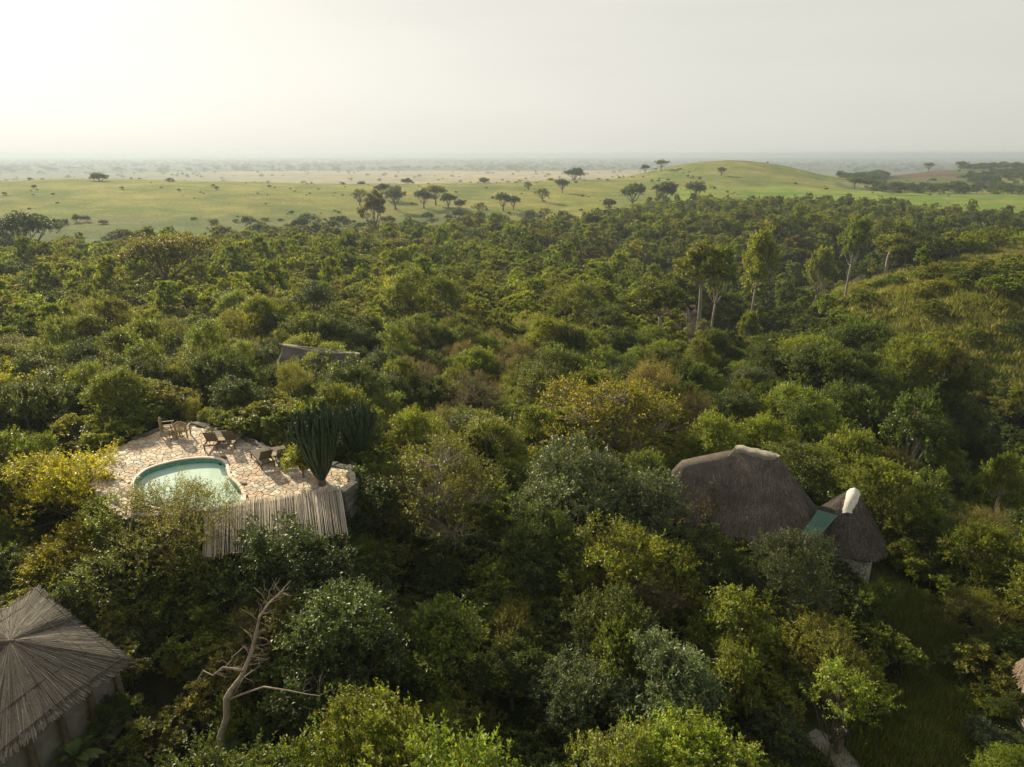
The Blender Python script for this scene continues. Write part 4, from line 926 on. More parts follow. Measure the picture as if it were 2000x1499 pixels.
# ------------------------------------------------------------------ square reed roof, bottom left
zh = -1.4; A_ = G(20, 1256, zh+.85); c1 = G(258, 1291, zh); c2 = G(75, 1146, zh)
c3_ = np.array([2*A_[0]-c2[0], 2*A_[1]-c2[1], zh]); c4_ = np.array([2*A_[0]-c1[0], 2*A_[1]-c1[1], zh]); C4 = [c1, c2, c4_, c3_]
oh = np.array([A_[0], A_[1], -4.9]); hut = thing('reed_roofed_hut', 'square plastered hut under a weathered grey roof of loose reeds', 'hut', tuple(oh))
def hp(side, t, s, lift=0):
    a, b = C4[side], C4[(side+1) % 4]; E_ = a*(1-t)+b*t; m_ = (a+b)/2; E_ = E_+(E_-A_)*(-.04*(1-4*(t-.5)**2))
    p = A_+(E_-A_)*s; p[2] = A_[2]+(zh-A_[2])*(s**1.12)+lift; return p
V = []; Fc = []
for sd_ in range(4):
    b0 = len(V)
    for i in range(9):
        for j in range(9): V.append(hp(sd_, j/8, i/8*.985, -.05)-oh)
    Fc += [(b0+i*9+j, b0+i*9+j+1, b0+(i+1)*9+j+1, b0+(i+1)*9+j) for i in range(8) for j in range(8)]
    b0 = len(V)
    for zz in (-.06, -.2):
        for j in range(9): V.append(hp(sd_, j/8, .98 if zz > -.1 else .93, zz)-oh)
    Fc += [(b0+j, b0+j+1, b0+9+j+1, b0+9+j) for j in range(8)]
ro = link('roof', mesh_from('roof', V, Fc, [M['umber']]), hut)
g = np.random.default_rng(77)
def reed_geo(sd_, t, s0, s1, r_, lift):
    n = 4; dj = g.normal()*.012; pts = [hp(sd_, min(max(t+dj*k_/(n-1), 0), 1), s0+(s1-s0)*k_/(n-1), lift*(1-.3*k_/(n-1))+.004*g.normal()) for k_ in range(n)]; return pts
allr = MB(); cnt = 0; reeds = []
for i in range(5200):
    sd_ = g.choice(4, p=[.32, .14, .14, .4]); t = g.random(); tier = g.choice(4, p=[.16, .27, .3, .27]); s0 = (.015, .22, .45, .66)[tier]+abs(g.normal())*.05; s1 = min(s0+g.uniform(.3, .5), 1.0+g.normal()*.018+.02 if s0 > .3 else 2)
    reeds.append((sd_, t, s0, s1, g.uniform(.010, .019), .012+.012*(3-tier)+g.uniform(0, .03)))
reeds.sort(key=lambda q: -(q[3]-q[2])*q[4]*(q[0] in (0, 3)))
for i, q in enumerate(reeds):
    pts = reed_geo(*q); cc = np.array([.098, .088, .076])*np.exp(g.normal()*.42)*(1+g.normal(size=3)*.03); cc = tuple(np.clip(cc, .03, .55)); rr_ = [q[4], q[4]*1.05, q[4], q[4]*.7]
    if i < 290: mb = MB(); mb.tube([p-oh for p in pts], rr_, 4, 0, cc); mb.obj('reed', M['reed_grey'], ro)
    else: allr.tube([p-oh for p in pts], rr_, 4, 0, cc)
tag(allr.obj('loose_reeds', M['reed_grey'], ro), kind='stuff')
for s in (.30, .62, .92):
    mb = MB(); ring = [hp(sd_, t, s, .055+.006*g.normal())-oh for sd_ in range(4) for t in np.linspace(0, 1, 10)[:-1]]; ring.append(ring[0]); mb.tube(ring, .012, 4); mb.obj('binding_rope', M['umber'], ro)
mb = MB(); mb.tube([np.array([-.45, -.35, 1.0])*0+np.array([-.75, -.2, A_[2]-oh[2]+.02]), (-.3, -.08, A_[2]-oh[2]+.08), (.12, .03, A_[2]-oh[2]+.04)], [.07, .08, .06], 7); mb.obj('ridge_bundle', M['bark'], ro)
V = []; Fc = []; W4 = [A_+(c-A_)*.80 for c in C4]
for i in range(4):
    a, b = W4[i], W4[(i+1) % 4]; b0 = len(V); V += [(a[0]-oh[0], a[1]-oh[1], -.6), (b[0]-oh[0], b[1]-oh[1], -.6), (b[0]-oh[0], b[1]-oh[1], zh-oh[2]-.28), (a[0]-oh[0], a[1]-oh[1], zh-oh[2]-.28)]; Fc.append((b0, b0+1, b0+2, b0+3))
link('wall', mesh_from('wall', V, Fc, [M['plaster']]), hut)
for i in range(4):
    a, b = W4[i], W4[(i+1) % 4]
    for t in (0, .25, .5, .75):
        p = (a*(1-t)+b*t); p = A_+(p-A_)*1.05; mb = MB(); mb.tube([(0, 0, -.6), (.02, 0, 1.5), (0, 0, zh-oh[2]-.12)], [.13, .11, .10], 8); mb.obj('post', M['bark'], hut, loc=(p[0]-oh[0], p[1]-oh[1], 0))
# footpath and lantern post in the lane
PATHP = [(1592, 1425), (1640, 1450), (1675, 1490), (1700, 1530), (1650, 1530), (1622, 1485), (1570, 1440)]
pp = [(1592, 1425), (1640, 1450), (1675, 1490), (1700, 1530), (1650, 1530), (1622, 1485), (1570, 1440)]
P = [hit(*q) for q in pp]; mb = MB(); V = [(q[0], q[1], H1(q[0], q[1])+.05) for q in P]; V2 = [(a, b, c_-.3) for a, b, c_ in V]; n = len(V)
mb.add(V+V2, [tuple(range(n))[::-1]]+[(i, (i+1) % n, n+(i+1) % n, n+i) for i in range(n)]); tag(mb.obj('path', M['path']), kind='structure')
p = hit(1634, 1470); ln_ = thing('path_post', 'short dark post with a pale cap beside the concrete footpath', 'post', (p[0], p[1], H1(p[0], p[1])-.05))
mb = MB(); mb.box((0, 0, .42), (.24, .24, .95), .3, 0, 0, None, .04); mb.obj('shaft', M['bark'], ln_)
mb = MB(); mb.box((0, 0, .95), (.36, .36, .12), .3); mb.box((0, 0, 1.05), (.22, .22, .1), .3); mb.obj('cap', M['lantern'], ln_)
for k_, (dx, dy) in enumerate(((.15, .0), (-.14, .05))): mb = MB(); mb.tube([(0, 0, 0), (0, 0, .07), (0, 0, .13)], [.06, .075, .02], 8); mb.obj('lamp_globe', M['cement'], ln_, loc=(dx, dy, 1.02))

# ------------------------------------------------------------------ landmark trees
def special(name, label, cat, u, v, zc, Rc, hgt, sp, seed, base_dx=0, base_dy=0, nlobe=9, ns=1300, nl=15, L=.12, W=.055, squash=.7, rad=.12, leaf='leaf', bark='bark', tl=.5, ntwig=90, wig=1, group=None, rr=(.32, .5), gx=None, **kw):
    c = G(u, v, zc); bx, by = c[0]+base_dx, c[1]+base_dy; gz_ = H1(bx, by) if gx is None else gx
    g = np.random.default_rng(seed); z0 = zc-gz_-hgt*.6
    lb = lobes_round(g, nlobe, Rc, max(z0, .1), hgt, squash=squash, rr=rr); lb = [(l[0]-base_dx, l[1]-base_dy, *l[2:]) for l in lb]
    t = thing(name, label, cat, (bx, by, gz_), 0, group)
    me, P, idx = make_crown(name, sp, seed+1, lb, ns, nl, tl, L, W, leaf, **kw)
    link('trunk', trunk_mesh(g, lb, rad, max(z0*.6, .6), P, idx, ntwig, mat=bark, lean=(-base_dx*.5, -base_dy*.5), wig=wig), t); link('crown', me, t)
    put(c[0], c[1], Rc*1.5); return t
special('yellow_leaved_tree', 'bright yellow-green tree left of the pool, taller of the two', 'tree', 140, 965, -1.0, 3.2, 3.6, 'yellow', 200, nlobe=13, ns=1700, L=.10, rr=(.22, .36))
special('yellow_leaved_tree', 'lower yellow-green tree above the corner of the square reed roof', 'tree', 165, 1100, -2.1, 1.9, 2.4, 'yellow', 203, nlobe=10, ns=1300, L=.09)
special('acacia_tree', 'sparse flat-topped acacia with a bare thin trunk in front of the pool', 'tree', 358, 1022, -.25, 4.1, 3.0, 'olive', 206, base_dx=.1, base_dy=-.8, nlobe=20, ns=2000, nl=20, L=.07, W=.03, squash=.28, rad=.085, ntwig=420, inner=.1, rr=(.2, .34))
special('broadleaf_tree', 'dark glossy tree whose sprays overlap the reed pergola', 'tree', 560, 1096, -1.3, 2.9, 2.8, 'dark', 209, nlobe=13, ns=2600, L=.12, leaf='leaf_gloss', rr=(.22, .4))
special('broadleaf_tree', 'dense dark round-crowned tree beside the bare dead tree', 'tree', 682, 1300, -3.0, 2.3, 3.8, 'dark', 212, nlobe=14, ns=2600, nl=14, L=.11, leaf='leaf_gloss', yel=.004)
special('spreading_tree', 'thin-leaved spreading tree with pale grey limbs right of the pergola', 'tree', 850, 955, -1.2, 4.3, 3.2, 'olive', 215, base_dx=-1.1, base_dy=-.9, nlobe=18, ns=2400, nl=15, L=.09, W=.05, rad=.13, ntwig=620, bark='bark_pale', inner=.05, squash=.55, wig=.4, rr=(.2, .36))
special('broadleaf_tree', 'large grey-green glossy tree between the pergola and the thatched cottage', 'tree', 1110, 950, -1.5, 3.2, 3.8, 'glauc', 218, nlobe=12, ns=1900, L=.16, W=.06, nl=12, leaf='leaf_gloss')
special('broadleaf_tree', 'grey-green glossy tree touching the left end of the cottage roof', 'tree', 1258, 990, -2.1, 2.2, 3.2, 'glauc', 221, nlobe=9, ns=1300, L=.15, W=.06, nl=12, leaf='leaf_gloss')
special('broadleaf_tree', 'bright green tree in front of the cottage, left of the brown thicket', 'tree', 1215, 1095, -2.5, 2.8, 3.2, 'bright', 224, nlobe=12, ns=1800)
special('flowering_tree', 'broad grey-branched tree covered in yellow blossom above the cottage', 'tree', 1195, 800, -1.6, 5.2, 3.4, 'mid', 227, nlobe=22, ns=2400, nl=12, L=.14, W=.075, rad=.2, ntwig=900, bark='bark_pale', yel=.34, flower=c3(.55, .46, .05), inner=.03, squash=.4, rr=(.16, .3), base_dx=1.0, base_dy=-1.5, wig=.5)
special('broadleaf_tree', 'grey-green tree standing in front of the stone tower wall', 'tree', 1548, 1140, -3.3, 2.1, 3.2, 'glauc', 230, nlobe=12, ns=2000, nl=18, L=.09, W=.035)
special('broadleaf_tree', 'soft olive tree below the stone tower on the lane side', 'tree', 1590, 1265, -4.4, 2.0, 2.8, 'olive', 233, nlobe=12, ns=1700, nl=18, L=.085, W=.035)
special('shoot_tree', 'open light-green tree with long upright shoots beside the footpath', 'tree', 1640, 1365, -3.2, 1.35, 1.8, 'bright', 236, nlobe=15, ns=330, nl=18, L=.085, W=.05, tl=.6, rad=.06, ntwig=330, inner=.02, rr=(.18, .3), low=0.)
special('broadleaf_tree', 'pale blue-green glossy tree in the near thicket, middle of the frame', 'tree', 1310, 1330, -2.6, 1.6, 2.6, 'glauc', 239, nlobe=10, ns=1300, L=.15, W=.05, nl=12, leaf='leaf_gloss')
special('broadleaf_tree', 'bright green leafy tree beside the dark grey-green one below the cottage', 'tree', 1440, 1215, -2.8, 1.5, 2.8, 'bright', 242, nlobe=9, ns=1100, L=.13)
special('broadleaf_tree', 'lime-tipped tree at the very bottom edge, right of centre', 'tree', 1350, 1480, -2.8, 1.7, 1.9, 'bright', 245, nlobe=10, ns=1400, L=.10)
special('broadleaf_tree', 'bright tree in the front row with clustered yellow-green leaves', 'tree', 870, 1250, -2.6, 1.5, 2.6, 'mid', 248, nlobe=10, ns=1300, L=.12, leaf='leaf_gloss')
for (u, v, Rc, sd_, lb) in ((1265, 1165, 1.9, 251, 'tangle of dry brown twigs below the cottage'), (930, 775, 3.0, 252, 'rust-brown fine-twigged bush uphill of the spreading tree'), (1370, 985, 1.5, 253, 'reddish-brown half-dry bush against the cottage thatch'), (820, 735, 2.6, 254, 'brown fine-twigged bush right of the far thatched roof')):
    special('dry_bush', lb, 'bush', u, v, {251: -3.2, 252: -2.8, 253: -2.9, 254: -3.4}[sd_], Rc, 2.2, 'brown', sd_, nlobe=10, ns=800, nl=14, L=.06, W=.028, ntwig=600, rad=.05)
special('broadleaf_tree', 'bright bush in front of the right half of the far thatched roof', 'tree', 650, 712, -2.7, 2.4, 2.4, 'bright', 272, nlobe=8, ns=1000)
special('broadleaf_tree', 'dark green tree below the left half of the far thatched roof', 'tree', 578, 728, -2.9, 2.5, 2.6, 'mid', 275, nlobe=9, ns=1200)
special('broadleaf_tree', 'dark leafy bush against the rock wall at the right end of the terrace', 'tree', 714, 985, -1.35, 1.5, 2.6, 'dark', 278, nlobe=8, ns=1000, leaf='leaf_gloss')
# bare dead tree
def px3(u, v, y): p = GY(u, v, y); return p
BY = 17.2; mb = MB()
def limb(pts, r0, r1, n=6): P = [px3(u, v, BY+dy) for u, v, dy in pts]; P = [p+np.random.default_rng(i).normal(size=3)*.02 for i, p in enumerate(P)]; mb.tube([p-DB for p in P], np.linspace(r0, r1, len(P))*.58, n)
DB = px3(440, 1499, BY); gzd = H1(DB[0], DB[1]); DB[2] = gzd
mb2 = MB(); tops = px3(445, 1375, BY)
mb2.tube([(0, 0, -.3), (0, 0, (px3(440, 1440, BY)-DB)[2]), px3(443, 1400, BY)-DB, px3(442, 1365, BY)-DB, px3(450, 1350, BY)-DB], [.13, .11, .10, .095, .09], 9)
limb([(442,1365,0),(450,1350,0),(472,1320,.1),(487,1280,.2),(500,1245,.3),(508,1205,.3),(522,1178,.4),(545,1160,.5),(570,1132,.5)], .15, .02, 7)
limb([(478,1312,.1),(455,1308,0),(435,1303,-.1),(415,1318,-.2),(398,1312,-.2),(380,1340,-.2)], .08, .015)
limb([(440,1304,0),(452,1290,.1),(453,1272,.2),(445,1262,.2)], .03, .008, 4); limb([(453,1285,.1),(468,1272,.1),(480,1258,0)], .03, .01, 4)
limb([(446,1368,0),(470,1358,-.2),(515,1341,-.4),(560,1347,-.5),(600,1358,-.6),(625,1358,-.6),(645,1346,-.6)], .07, .012)
limb([(455,1362,0),(475,1325,-.1),(490,1312,-.2),(505,1300,-.2),(506,1285,-.1)], .05, .01, 5)
rg = random.Random(4)
for (u, v) in ((487,1282),(500,1245),(505,1215),(520,1180),(548,1158),(495,1262),(470,1322),(418,1315),(455,1305),(590,1352),(625,1358),(510,1200),(482,1300),(535,1168)):
    for k_ in range(4):
        a = rg.uniform(-2.6, .5); l = rg.uniform(18, 45); u1, v1 = u+math.cos(a)*l*.6, v+math.sin(a)*l*.6; u2, v2 = u1+math.cos(a+rg.uniform(-.7, .7))*l*.6, v1+math.sin(a+rg.uniform(-.7, .7))*l*.6
        limb([(u, v, .2), (u1, v1, .2+rg.uniform(-.3, .3)), (u2, v2, .2+rg.uniform(-.5, .5))], .018, .005, 4)
        limb([(u1, v1, .2), (u1+math.cos(a+.9)*l*.4, v1+math.sin(a+.9)*l*.4, .2)], .009, .004, 3)
dt = thing('dead_tree', 'bare grey dead tree with a forked bent trunk and leafless branches', 'tree', tuple(DB))
mb2.obj('trunk', M['deadwood'], dt, smooth=True); mb.obj('branches', M['deadwood'], dt, smooth=True); put(DB[0], DB[1], 1.5)
# candelabra euphorbias
def euphorbia(u, v, hgt, Rr, nst, seed, label, gz_=0):
    c = G(u, v, gz_); g = np.random.default_rng(seed); t = thing('candelabra_cactus', label, 'cactus tree', (c[0], c[1], gz_)); tr = MB(); st = MB()
    tr.tube([(0, 0, -.1), (0, 0, hgt*.2), (0, 0, hgt*.3)], [.18, .15, .12], 8); tr.obj('trunk', M['bark'], t, smooth=True)
    for i in range(nst):
        a = i*2.4; q = math.sqrt((i+.5)/nst); R1_ = Rr*q*(.9+.2*g.random()); z1 = hgt*(.16+.30*q*g.random()); ht = hgt*(1.02-.22*q*q)*(.88+.16*g.random())
        cx, sx = math.cos(a), math.sin(a); ht *= g.uniform(.8, 1.04); pts = [(0, 0, hgt*.02+.05*q), (R1_*.34*cx, R1_*.34*sx, hgt*(.16+.1*g.random())), (R1_*.66*cx, R1_*.66*sx, hgt*(.34+.1*g.random())), (R1_*.92*cx, R1_*.92*sx, hgt*.6), (R1_*1.0*cx+g.normal()*.10, R1_*1.0*sx+g.normal()*.10, ht)]
        P = densify(pts, 4)[:-4-3]; P = np.vstack([P, pts[-1]]); P = [pts[0]]+[tuple(x_) for x_ in densify(pts, 3)[3:12]]+[pts[-1]]
        n5 = 8; V = []; kk = len(P)
        for j, p_ in enumerate(P):
            d = np.array(P[min(j+1, kk-1)])-np.array(P[max(j-1, 0)]); d = d/np.linalg.norm(d); s_ = norm(np.cross(d, [.3, .9, .1])); b_ = np.cross(d, s_); r_ = .058*(1-.75*(j == kk-1))*(1+.12*math.sin(j*2.1))
            for m_ in range(n5): rr_ = r_*(1.25 if m_ % 2 else .7); th = 2*math.pi*m_/n5; V.append(np.array(p_)+s_*math.cos(th)*rr_+b_*math.sin(th)*rr_)
        st.add(V, [(j*n5+m_, j*n5+(m_+1) % n5, (j+1)*n5+(m_+1) % n5, (j+1)*n5+m_) for j in range(kk-1) for m_ in range(n5)]+[tuple((kk-1)*n5+m_ for m_ in range(n5))])
        for q_ in (4, 5, 3):
            b0 = np.array(P[-q_]); e_ = g.uniform(-1.2, 1.2); c2_, s2_ = math.cos(a+e_)*g.uniform(.5, 1.3), math.sin(a+e_)*g.uniform(.5, 1.3); st.tube([b0, b0+[.13*c2_, .13*s2_, .07], b0+[.16*c2_, .16*s2_, ht*g.uniform(.10, .26)]], [.045, .045, .018], 6)
    st.obj('stems', M['succulent'], t); put(c[0], c[1], 2.0)
euphorbia(630, 948, 4.1, 1.02, 95, 5, 'tall dark candelabra cactus on the terrace behind the pergola')
special('broadleaf_tree', 'olive-green tree filling the space under the flat-topped acacia', 'tree', 315, 1090, -1.4, 2.9, 2.9, 'mid', 263, nlobe=10, ns=1500, L=.1)
special('broadleaf_tree', 'leafy tree against the left post of the reed pergola', 'tree', 440, 1098, -1.5, 2.3, 2.6, 'mid', 266, nlobe=10, ns=1500, L=.1)
special('broadleaf_tree', 'low leafy tree against the near wall of the terrace, left of the acacia trunk', 'tree', 232, 1030, -1.05, 2.4, 2.5, 'mid', 269, nlobe=9, ns=1200, L=.09)
euphorbia(700, 893, 3.2, .95, 70, 6, 'second candelabra cactus behind the right end of the terrace', -1.0)
euphorbia(590, 916, 2.6, .55, 16, 7, 'small thin-stemmed candelabra cactus between the loungers and the tall one')
special('leafy_shrub', 'bright green shrub leaning over the last sun lounger', 'bush', 588, 896, 1.0, .7, 1.2, 'bright', 260, nlobe=7, ns=420, L=.10, rad=.05, gx=0)
# garden plants in a row along the far rim
grow = random.Random(8)
DESC = ['first from the apex of the terrace', 'second from the apex of the terrace', 'third along the rim behind the loungers', 'fourth along the rim behind the loungers', 'fifth along the rim, mid hedge', 'sixth along the rim, mid hedge', 'seventh along the rim, near the last lounger', 'eighth along the rim, near the last lounger', 'next to the small cactus at the rim']
for i, (u, v) in enumerate([(392,829),(410,834),(432,840),(452,846),(474,853),(497,862),(520,870),(543,879),(566,886)]):
    c = G(u, v+2, -.3); me, Rc, hh = BUSH[['bright3', 'mid1', 'bright3', 'mid2'][i % 4]]; s = .44
    o = link('garden_shrub', me, None, (c[0]+.15, c[1]+.5, -.45), (0, 0, i*1.7), (s, s, s*1.05)); tag(o, 'low leafy garden shrub, '+DESC[i], 'bush', 'garden shrubs behind the terrace'); put(c[0], c[1]+.5, 1.)
# strap-leaved plants
def rosette(seed, n, L, W, el=(.3, 1.35)):
    g = np.random.default_rng(seed); V = []; Fc = []; C = []
    for i in range(n):
        a = i*2.4; e = g.uniform(*el); d = np.array([math.cos(a)*math.cos(e), math.sin(a)*math.cos(e), math.sin(e)]); s = np.array([-math.sin(a), math.cos(a), 0]); l = L*g.uniform(.7, 1.15); b = len(V); cc = c3(.10, .15, .045)*g.uniform(.7, 1.4)
        for k_ in range(6):
            t = k_/5; p = d*l*t-np.array([0, 0, .35*l*t*t]); w_ = W*math.sin(math.pi*(t*.8+.13)); V += [p-s*w_/2+np.array([0, 0, .06*w_]), p-np.array([0, 0, .1*w_]), p+s*w_/2+np.array([0, 0, .06*w_])]; C += [cc]*3
        Fc += [(b+k_*3+q, b+k_*3+q+1, b+k_*3+q+4, b+k_*3+q+3) for k_ in range(5) for q in (0, 1)]
    return mesh_from('leaves', V, Fc, [M['leaf_gloss']], cols=np.array(C), smooth=True)
AG = rosette(1, 34, .6, .07); BA = rosette(2, 16, 1.7, .42, (.6, 1.45)); BL = rosette(3, 26, .75, .26, (.1, 1.2))
for (u, v, zz, me, s, lb) in ((655,880,-.6,AG,1.,'spiky rosette plant between the two big cacti'),(672,872,-.7,AG,1.1,'spiky rosette plant behind the round end of the terrace'),(700,905,-1.2,AG,.9,'spiky rosette plant under the second cactus'),
        (150,772,-1,BA,1.,'banana-like plant with upright leaves at the left, tallest of its clump'),(120,778,-1,BA,.85,'banana-like plant left of the tallest one'),(178,776,-1,BA,.8,'banana-like plant right of the tallest one'),(62,768,-1,BA,.95,'banana-like plant nearest the left edge of the frame'),
        (150,1475,-3.2,BL,1.1,'broad-leaved plant under the eave of the square reed roof'),(190,1440,-3.2,BL,.8,'smaller broad-leaved plant just above the one at the eave'),(560,1395,-4.2,BL,1.,'broad-leaved plant in the shade right of the dead tree'),(455,1470,-4.2,BL,.9,'broad-leaved plant at the foot of the dead tree')):
    c = G(u, v, zz); t = link('rosette_plant', me, None, (c[0], c[1], max(H1(c[0], c[1]), zz-.1) if me is AG else zz), (0, 0, u*.1), s); tag(t, lb, 'plant')
    if me is not AG:
        mb = MB(); mb.tube([(0, 0, (H1(c[0], c[1])-zz-.1)/s), (0, 0, .1)], [.08, .05], 6); mb.obj('stem', M['bark'], t)

# ------------------------------------------------------------------ acacias and other trees on the open hills
def acacia_proto(name, sp, seed, Rc, hgt, z0, ns, nl, L, squash, nlobe, rad=.3, rr=(.25, .4)):
    g = np.random.default_rng(seed); lb = lobes_round(g, nlobe, Rc, z0, hgt, squash=squash, rr=rr); me, P, idx = make_crown(name, sp, seed+3, lb, ns, nl, L*1.8, L, L*.5, 'leaf', inner=.1); return me, trunk_mesh(g, lb, rad, z0*.5, P, idx, 60), Rc, z0+hgt
ACA = [acacia_proto('a', 'dark', 301, 4, 2.6, 3.2, 700, 12, .34, .5, 11), acacia_proto('b', 'olive', 303, 4.4, 1.9, 3.6, 700, 12, .32, .34, 12), acacia_proto('c', 'dark', 305, 3.4, 3.4, 2.0, 700, 12, .34, .7, 9), acacia_proto('d', 'olive', 307, 4, 3.0, 2.4, 520, 10, .3, .5, 12)]
ACA.append(acacia_proto('f', 'dark', 311, 4.2, 2.0, 3.4, 2400, 13, .15, .35, 15, .25)); ACA.append(acacia_proto('g', 'olive', 312, 4.2, 2.2, 3.2, 2200, 13, .15, .4, 14, .25))
EUC = acacia_proto('e', 'olive', 309, 3.2, 6.0, 4.0, 1000, 12, .28, .8, 12, .25, (.22, .32))
def place_tree(name, label, cat, pr, base, wpx=None, scale=None, rz=0, group=None, hs_=1.):
    me, tm, Rc, hh = pr; w = PR(*base)[2]; s = scale or (wpx/2)/(F/w*Rc); t = thing(name, label, cat, (base[0], base[1], base[2]-.1), rz, group); t.scale = (s, s, s*hs_)
    link('trunk', tm, t); link('crown', me, t); put(base[0], base[1], Rc*s*1.4); return t
HILL = [(703,400,32,3,'pale open-crowned acacia, leftmost of the slope group'),(747,387,28,0,'dark round acacia, upper left of the slope group'),(773,389,26,0,'acacia just right of the upper left round one on the slope'),(772,409,40,0,'wide low acacia below the two upper round ones'),(828,406,34,0,'acacia at the left end of the joined clump on the slope'),(851,400,44,1,'flat dark acacia forming the top of the joined clump'),
 (876,406,27,2,'acacia at the right end of the joined clump on the slope'),(898,412,22,2,'small round acacia right of the joined clump'),(936,421,27,3,'small acacia with a visible trunk, lower slope centre'),(983,411,34,0,'dark acacia right of the centre of the slope'),(1003,409,26,0,'acacia touching the right side of the dark slope one'),(1032,372,18,3,'small acacia high on the slope below the skyline'),
 (1060,393,26,3,'thin-crowned acacia mid slope, right half'),(1098,376,26,0,'round acacia near the crest, right half of the slope'),(1062,432,28,3,'bare-looking acacia at the bottom of the slope'),(1190,413,24,2,'small dark tree at the edge of the forest, left of the pair'),(1235,406,46,0,'dark wide tree on the forest edge below the green hill'),(1297,402,44,2,'darkest round tree on the forest edge below the hill'),(1358,394,38,0,'wide dark tree where the hill meets the forest'),
 (1409,343,16,2,'lone small tree on the face of the round green hill'),(1260,337,15,2,'small tree on the left shoulder of the hill'),(1291,333,24,1,'tree on the left shoulder of the hill, higher one'),(1668,369,22,2,'left one of two dark trees right of the green hill'),(1692,370,20,2,'right one of two dark trees right of the green hill'),(1743,379,28,1,'spreading olive acacia on the bright meadow'),
 (1813,333,20,1,'large tree on the farmland skyline, left one'),(1875,333,21,1,'large tree on the farmland skyline, right one'),(1822,352,14,2,'round tree alone in the pale field'),(1920,332,9,0,'small skyline tree right of the two large ones'),(1932,332,10,0,'broader small skyline tree beyond it'),(1948,331,8,0,'tiny skyline tree left of the flat group'),(1962,331,14,1,'flat-topped tree in the skyline group'),(1981,331,16,1,'flat-topped tree last in the skyline group'),(1672,345,18,1,'pale tree beyond the right end of the hill'),(1715,336,11,2,'small tree left of the brown ploughed field'),
 (195,353,36,2,'bushy tree on the left skyline of the grass hill'),(333,354,24,3,'open tree on the skyline right of the bushy one'),(705,359,18,2,'small dense tree on the crest, left of centre'),(795,358,26,2,'low dense tree on the crest near the centre'),(946,357,25,2,'low dark tree on the crest right of centre'),(1007,356,11,2,'tiny bush-like tree on the crest right of centre'),(1076,350,17,3,'open small tree on the crest beside the big one'),(1122,349,42,2,'largest dark tree on the crest of the grass hill'),(1170,348,12,2,'tiny tree right of the largest crest tree'),(2,354,14,2,'tree cut by the left edge on the skyline')]
def crest_hit(u, v):
    lim = 1350 if u > 1640 else 830
    for k_ in range(30):
        p = hit(u, v+k_*.6)
        if math.hypot(p[0], p[1]) < lim: return p
    return p
for i, (u, v, w, k_, lb) in enumerate(HILL): place_tree('acacia_tree', lb, 'tree', ACA[k_], crest_hit(u, v+1)-np.array([0, 0, 2.6 if 344 < v < 361 and w > 8 else 0]), w*(.95 if 344 < v < 361 else 1.2), rz=i*1.3, hs_=.8 if 344 < v < 361 else 1)
place_tree('gum_tree', 'tall billowy tree rising alone over the forest edge', 'tree', EUC, hit(733, 470), 58, rz=.4)
for (u, v, w, k_, lb) in [(50,512,130,4,'broad flat-topped acacia at the left edge of the forest'),(240,494,62,4,'flat-topped acacia with a clear trunk, left forest edge'),(330,578,172,5,'widest dark flat-crowned acacia left of centre'),(430,472,44,1,'hazy flat acacia where forest meets grass'),(30,560,70,4,'dark tree below the flat acacia at the left edge'),(150,505,56,5,'grey-green tree between the two left acacias'),(1157,452,40,2,'dark clipped-looking tree at the forest edge right of centre'),
        (540,472,36,1,'low acacia in the hazy forest edge, left of the gums'),(890,505,36,2,'dark dense tree in the mid forest, centre'),(770,510,64,5,'brownish open-crowned tree below the tall billowy one')]:
    place_tree('acacia_tree', lb, 'tree', ACA[k_], hit(u, v), w, rz=u)
for i, (u, v, w) in enumerate([(600,478,26),(620,476,30),(642,478,28),(585,486,28),(535,492,30),(485,490,20),(840,478,26),(660,482,26)]): place_tree('gum_tree', 'billowy gum tree in the '+['first','second','third','fourth','fifth','sixth','seventh','eighth'][i]+' place of the row on the far forest edge', 'tree', EUC, hit(u, v), w*1.2, rz=i*2., hs_=.72, group='gum trees on the far forest edge')
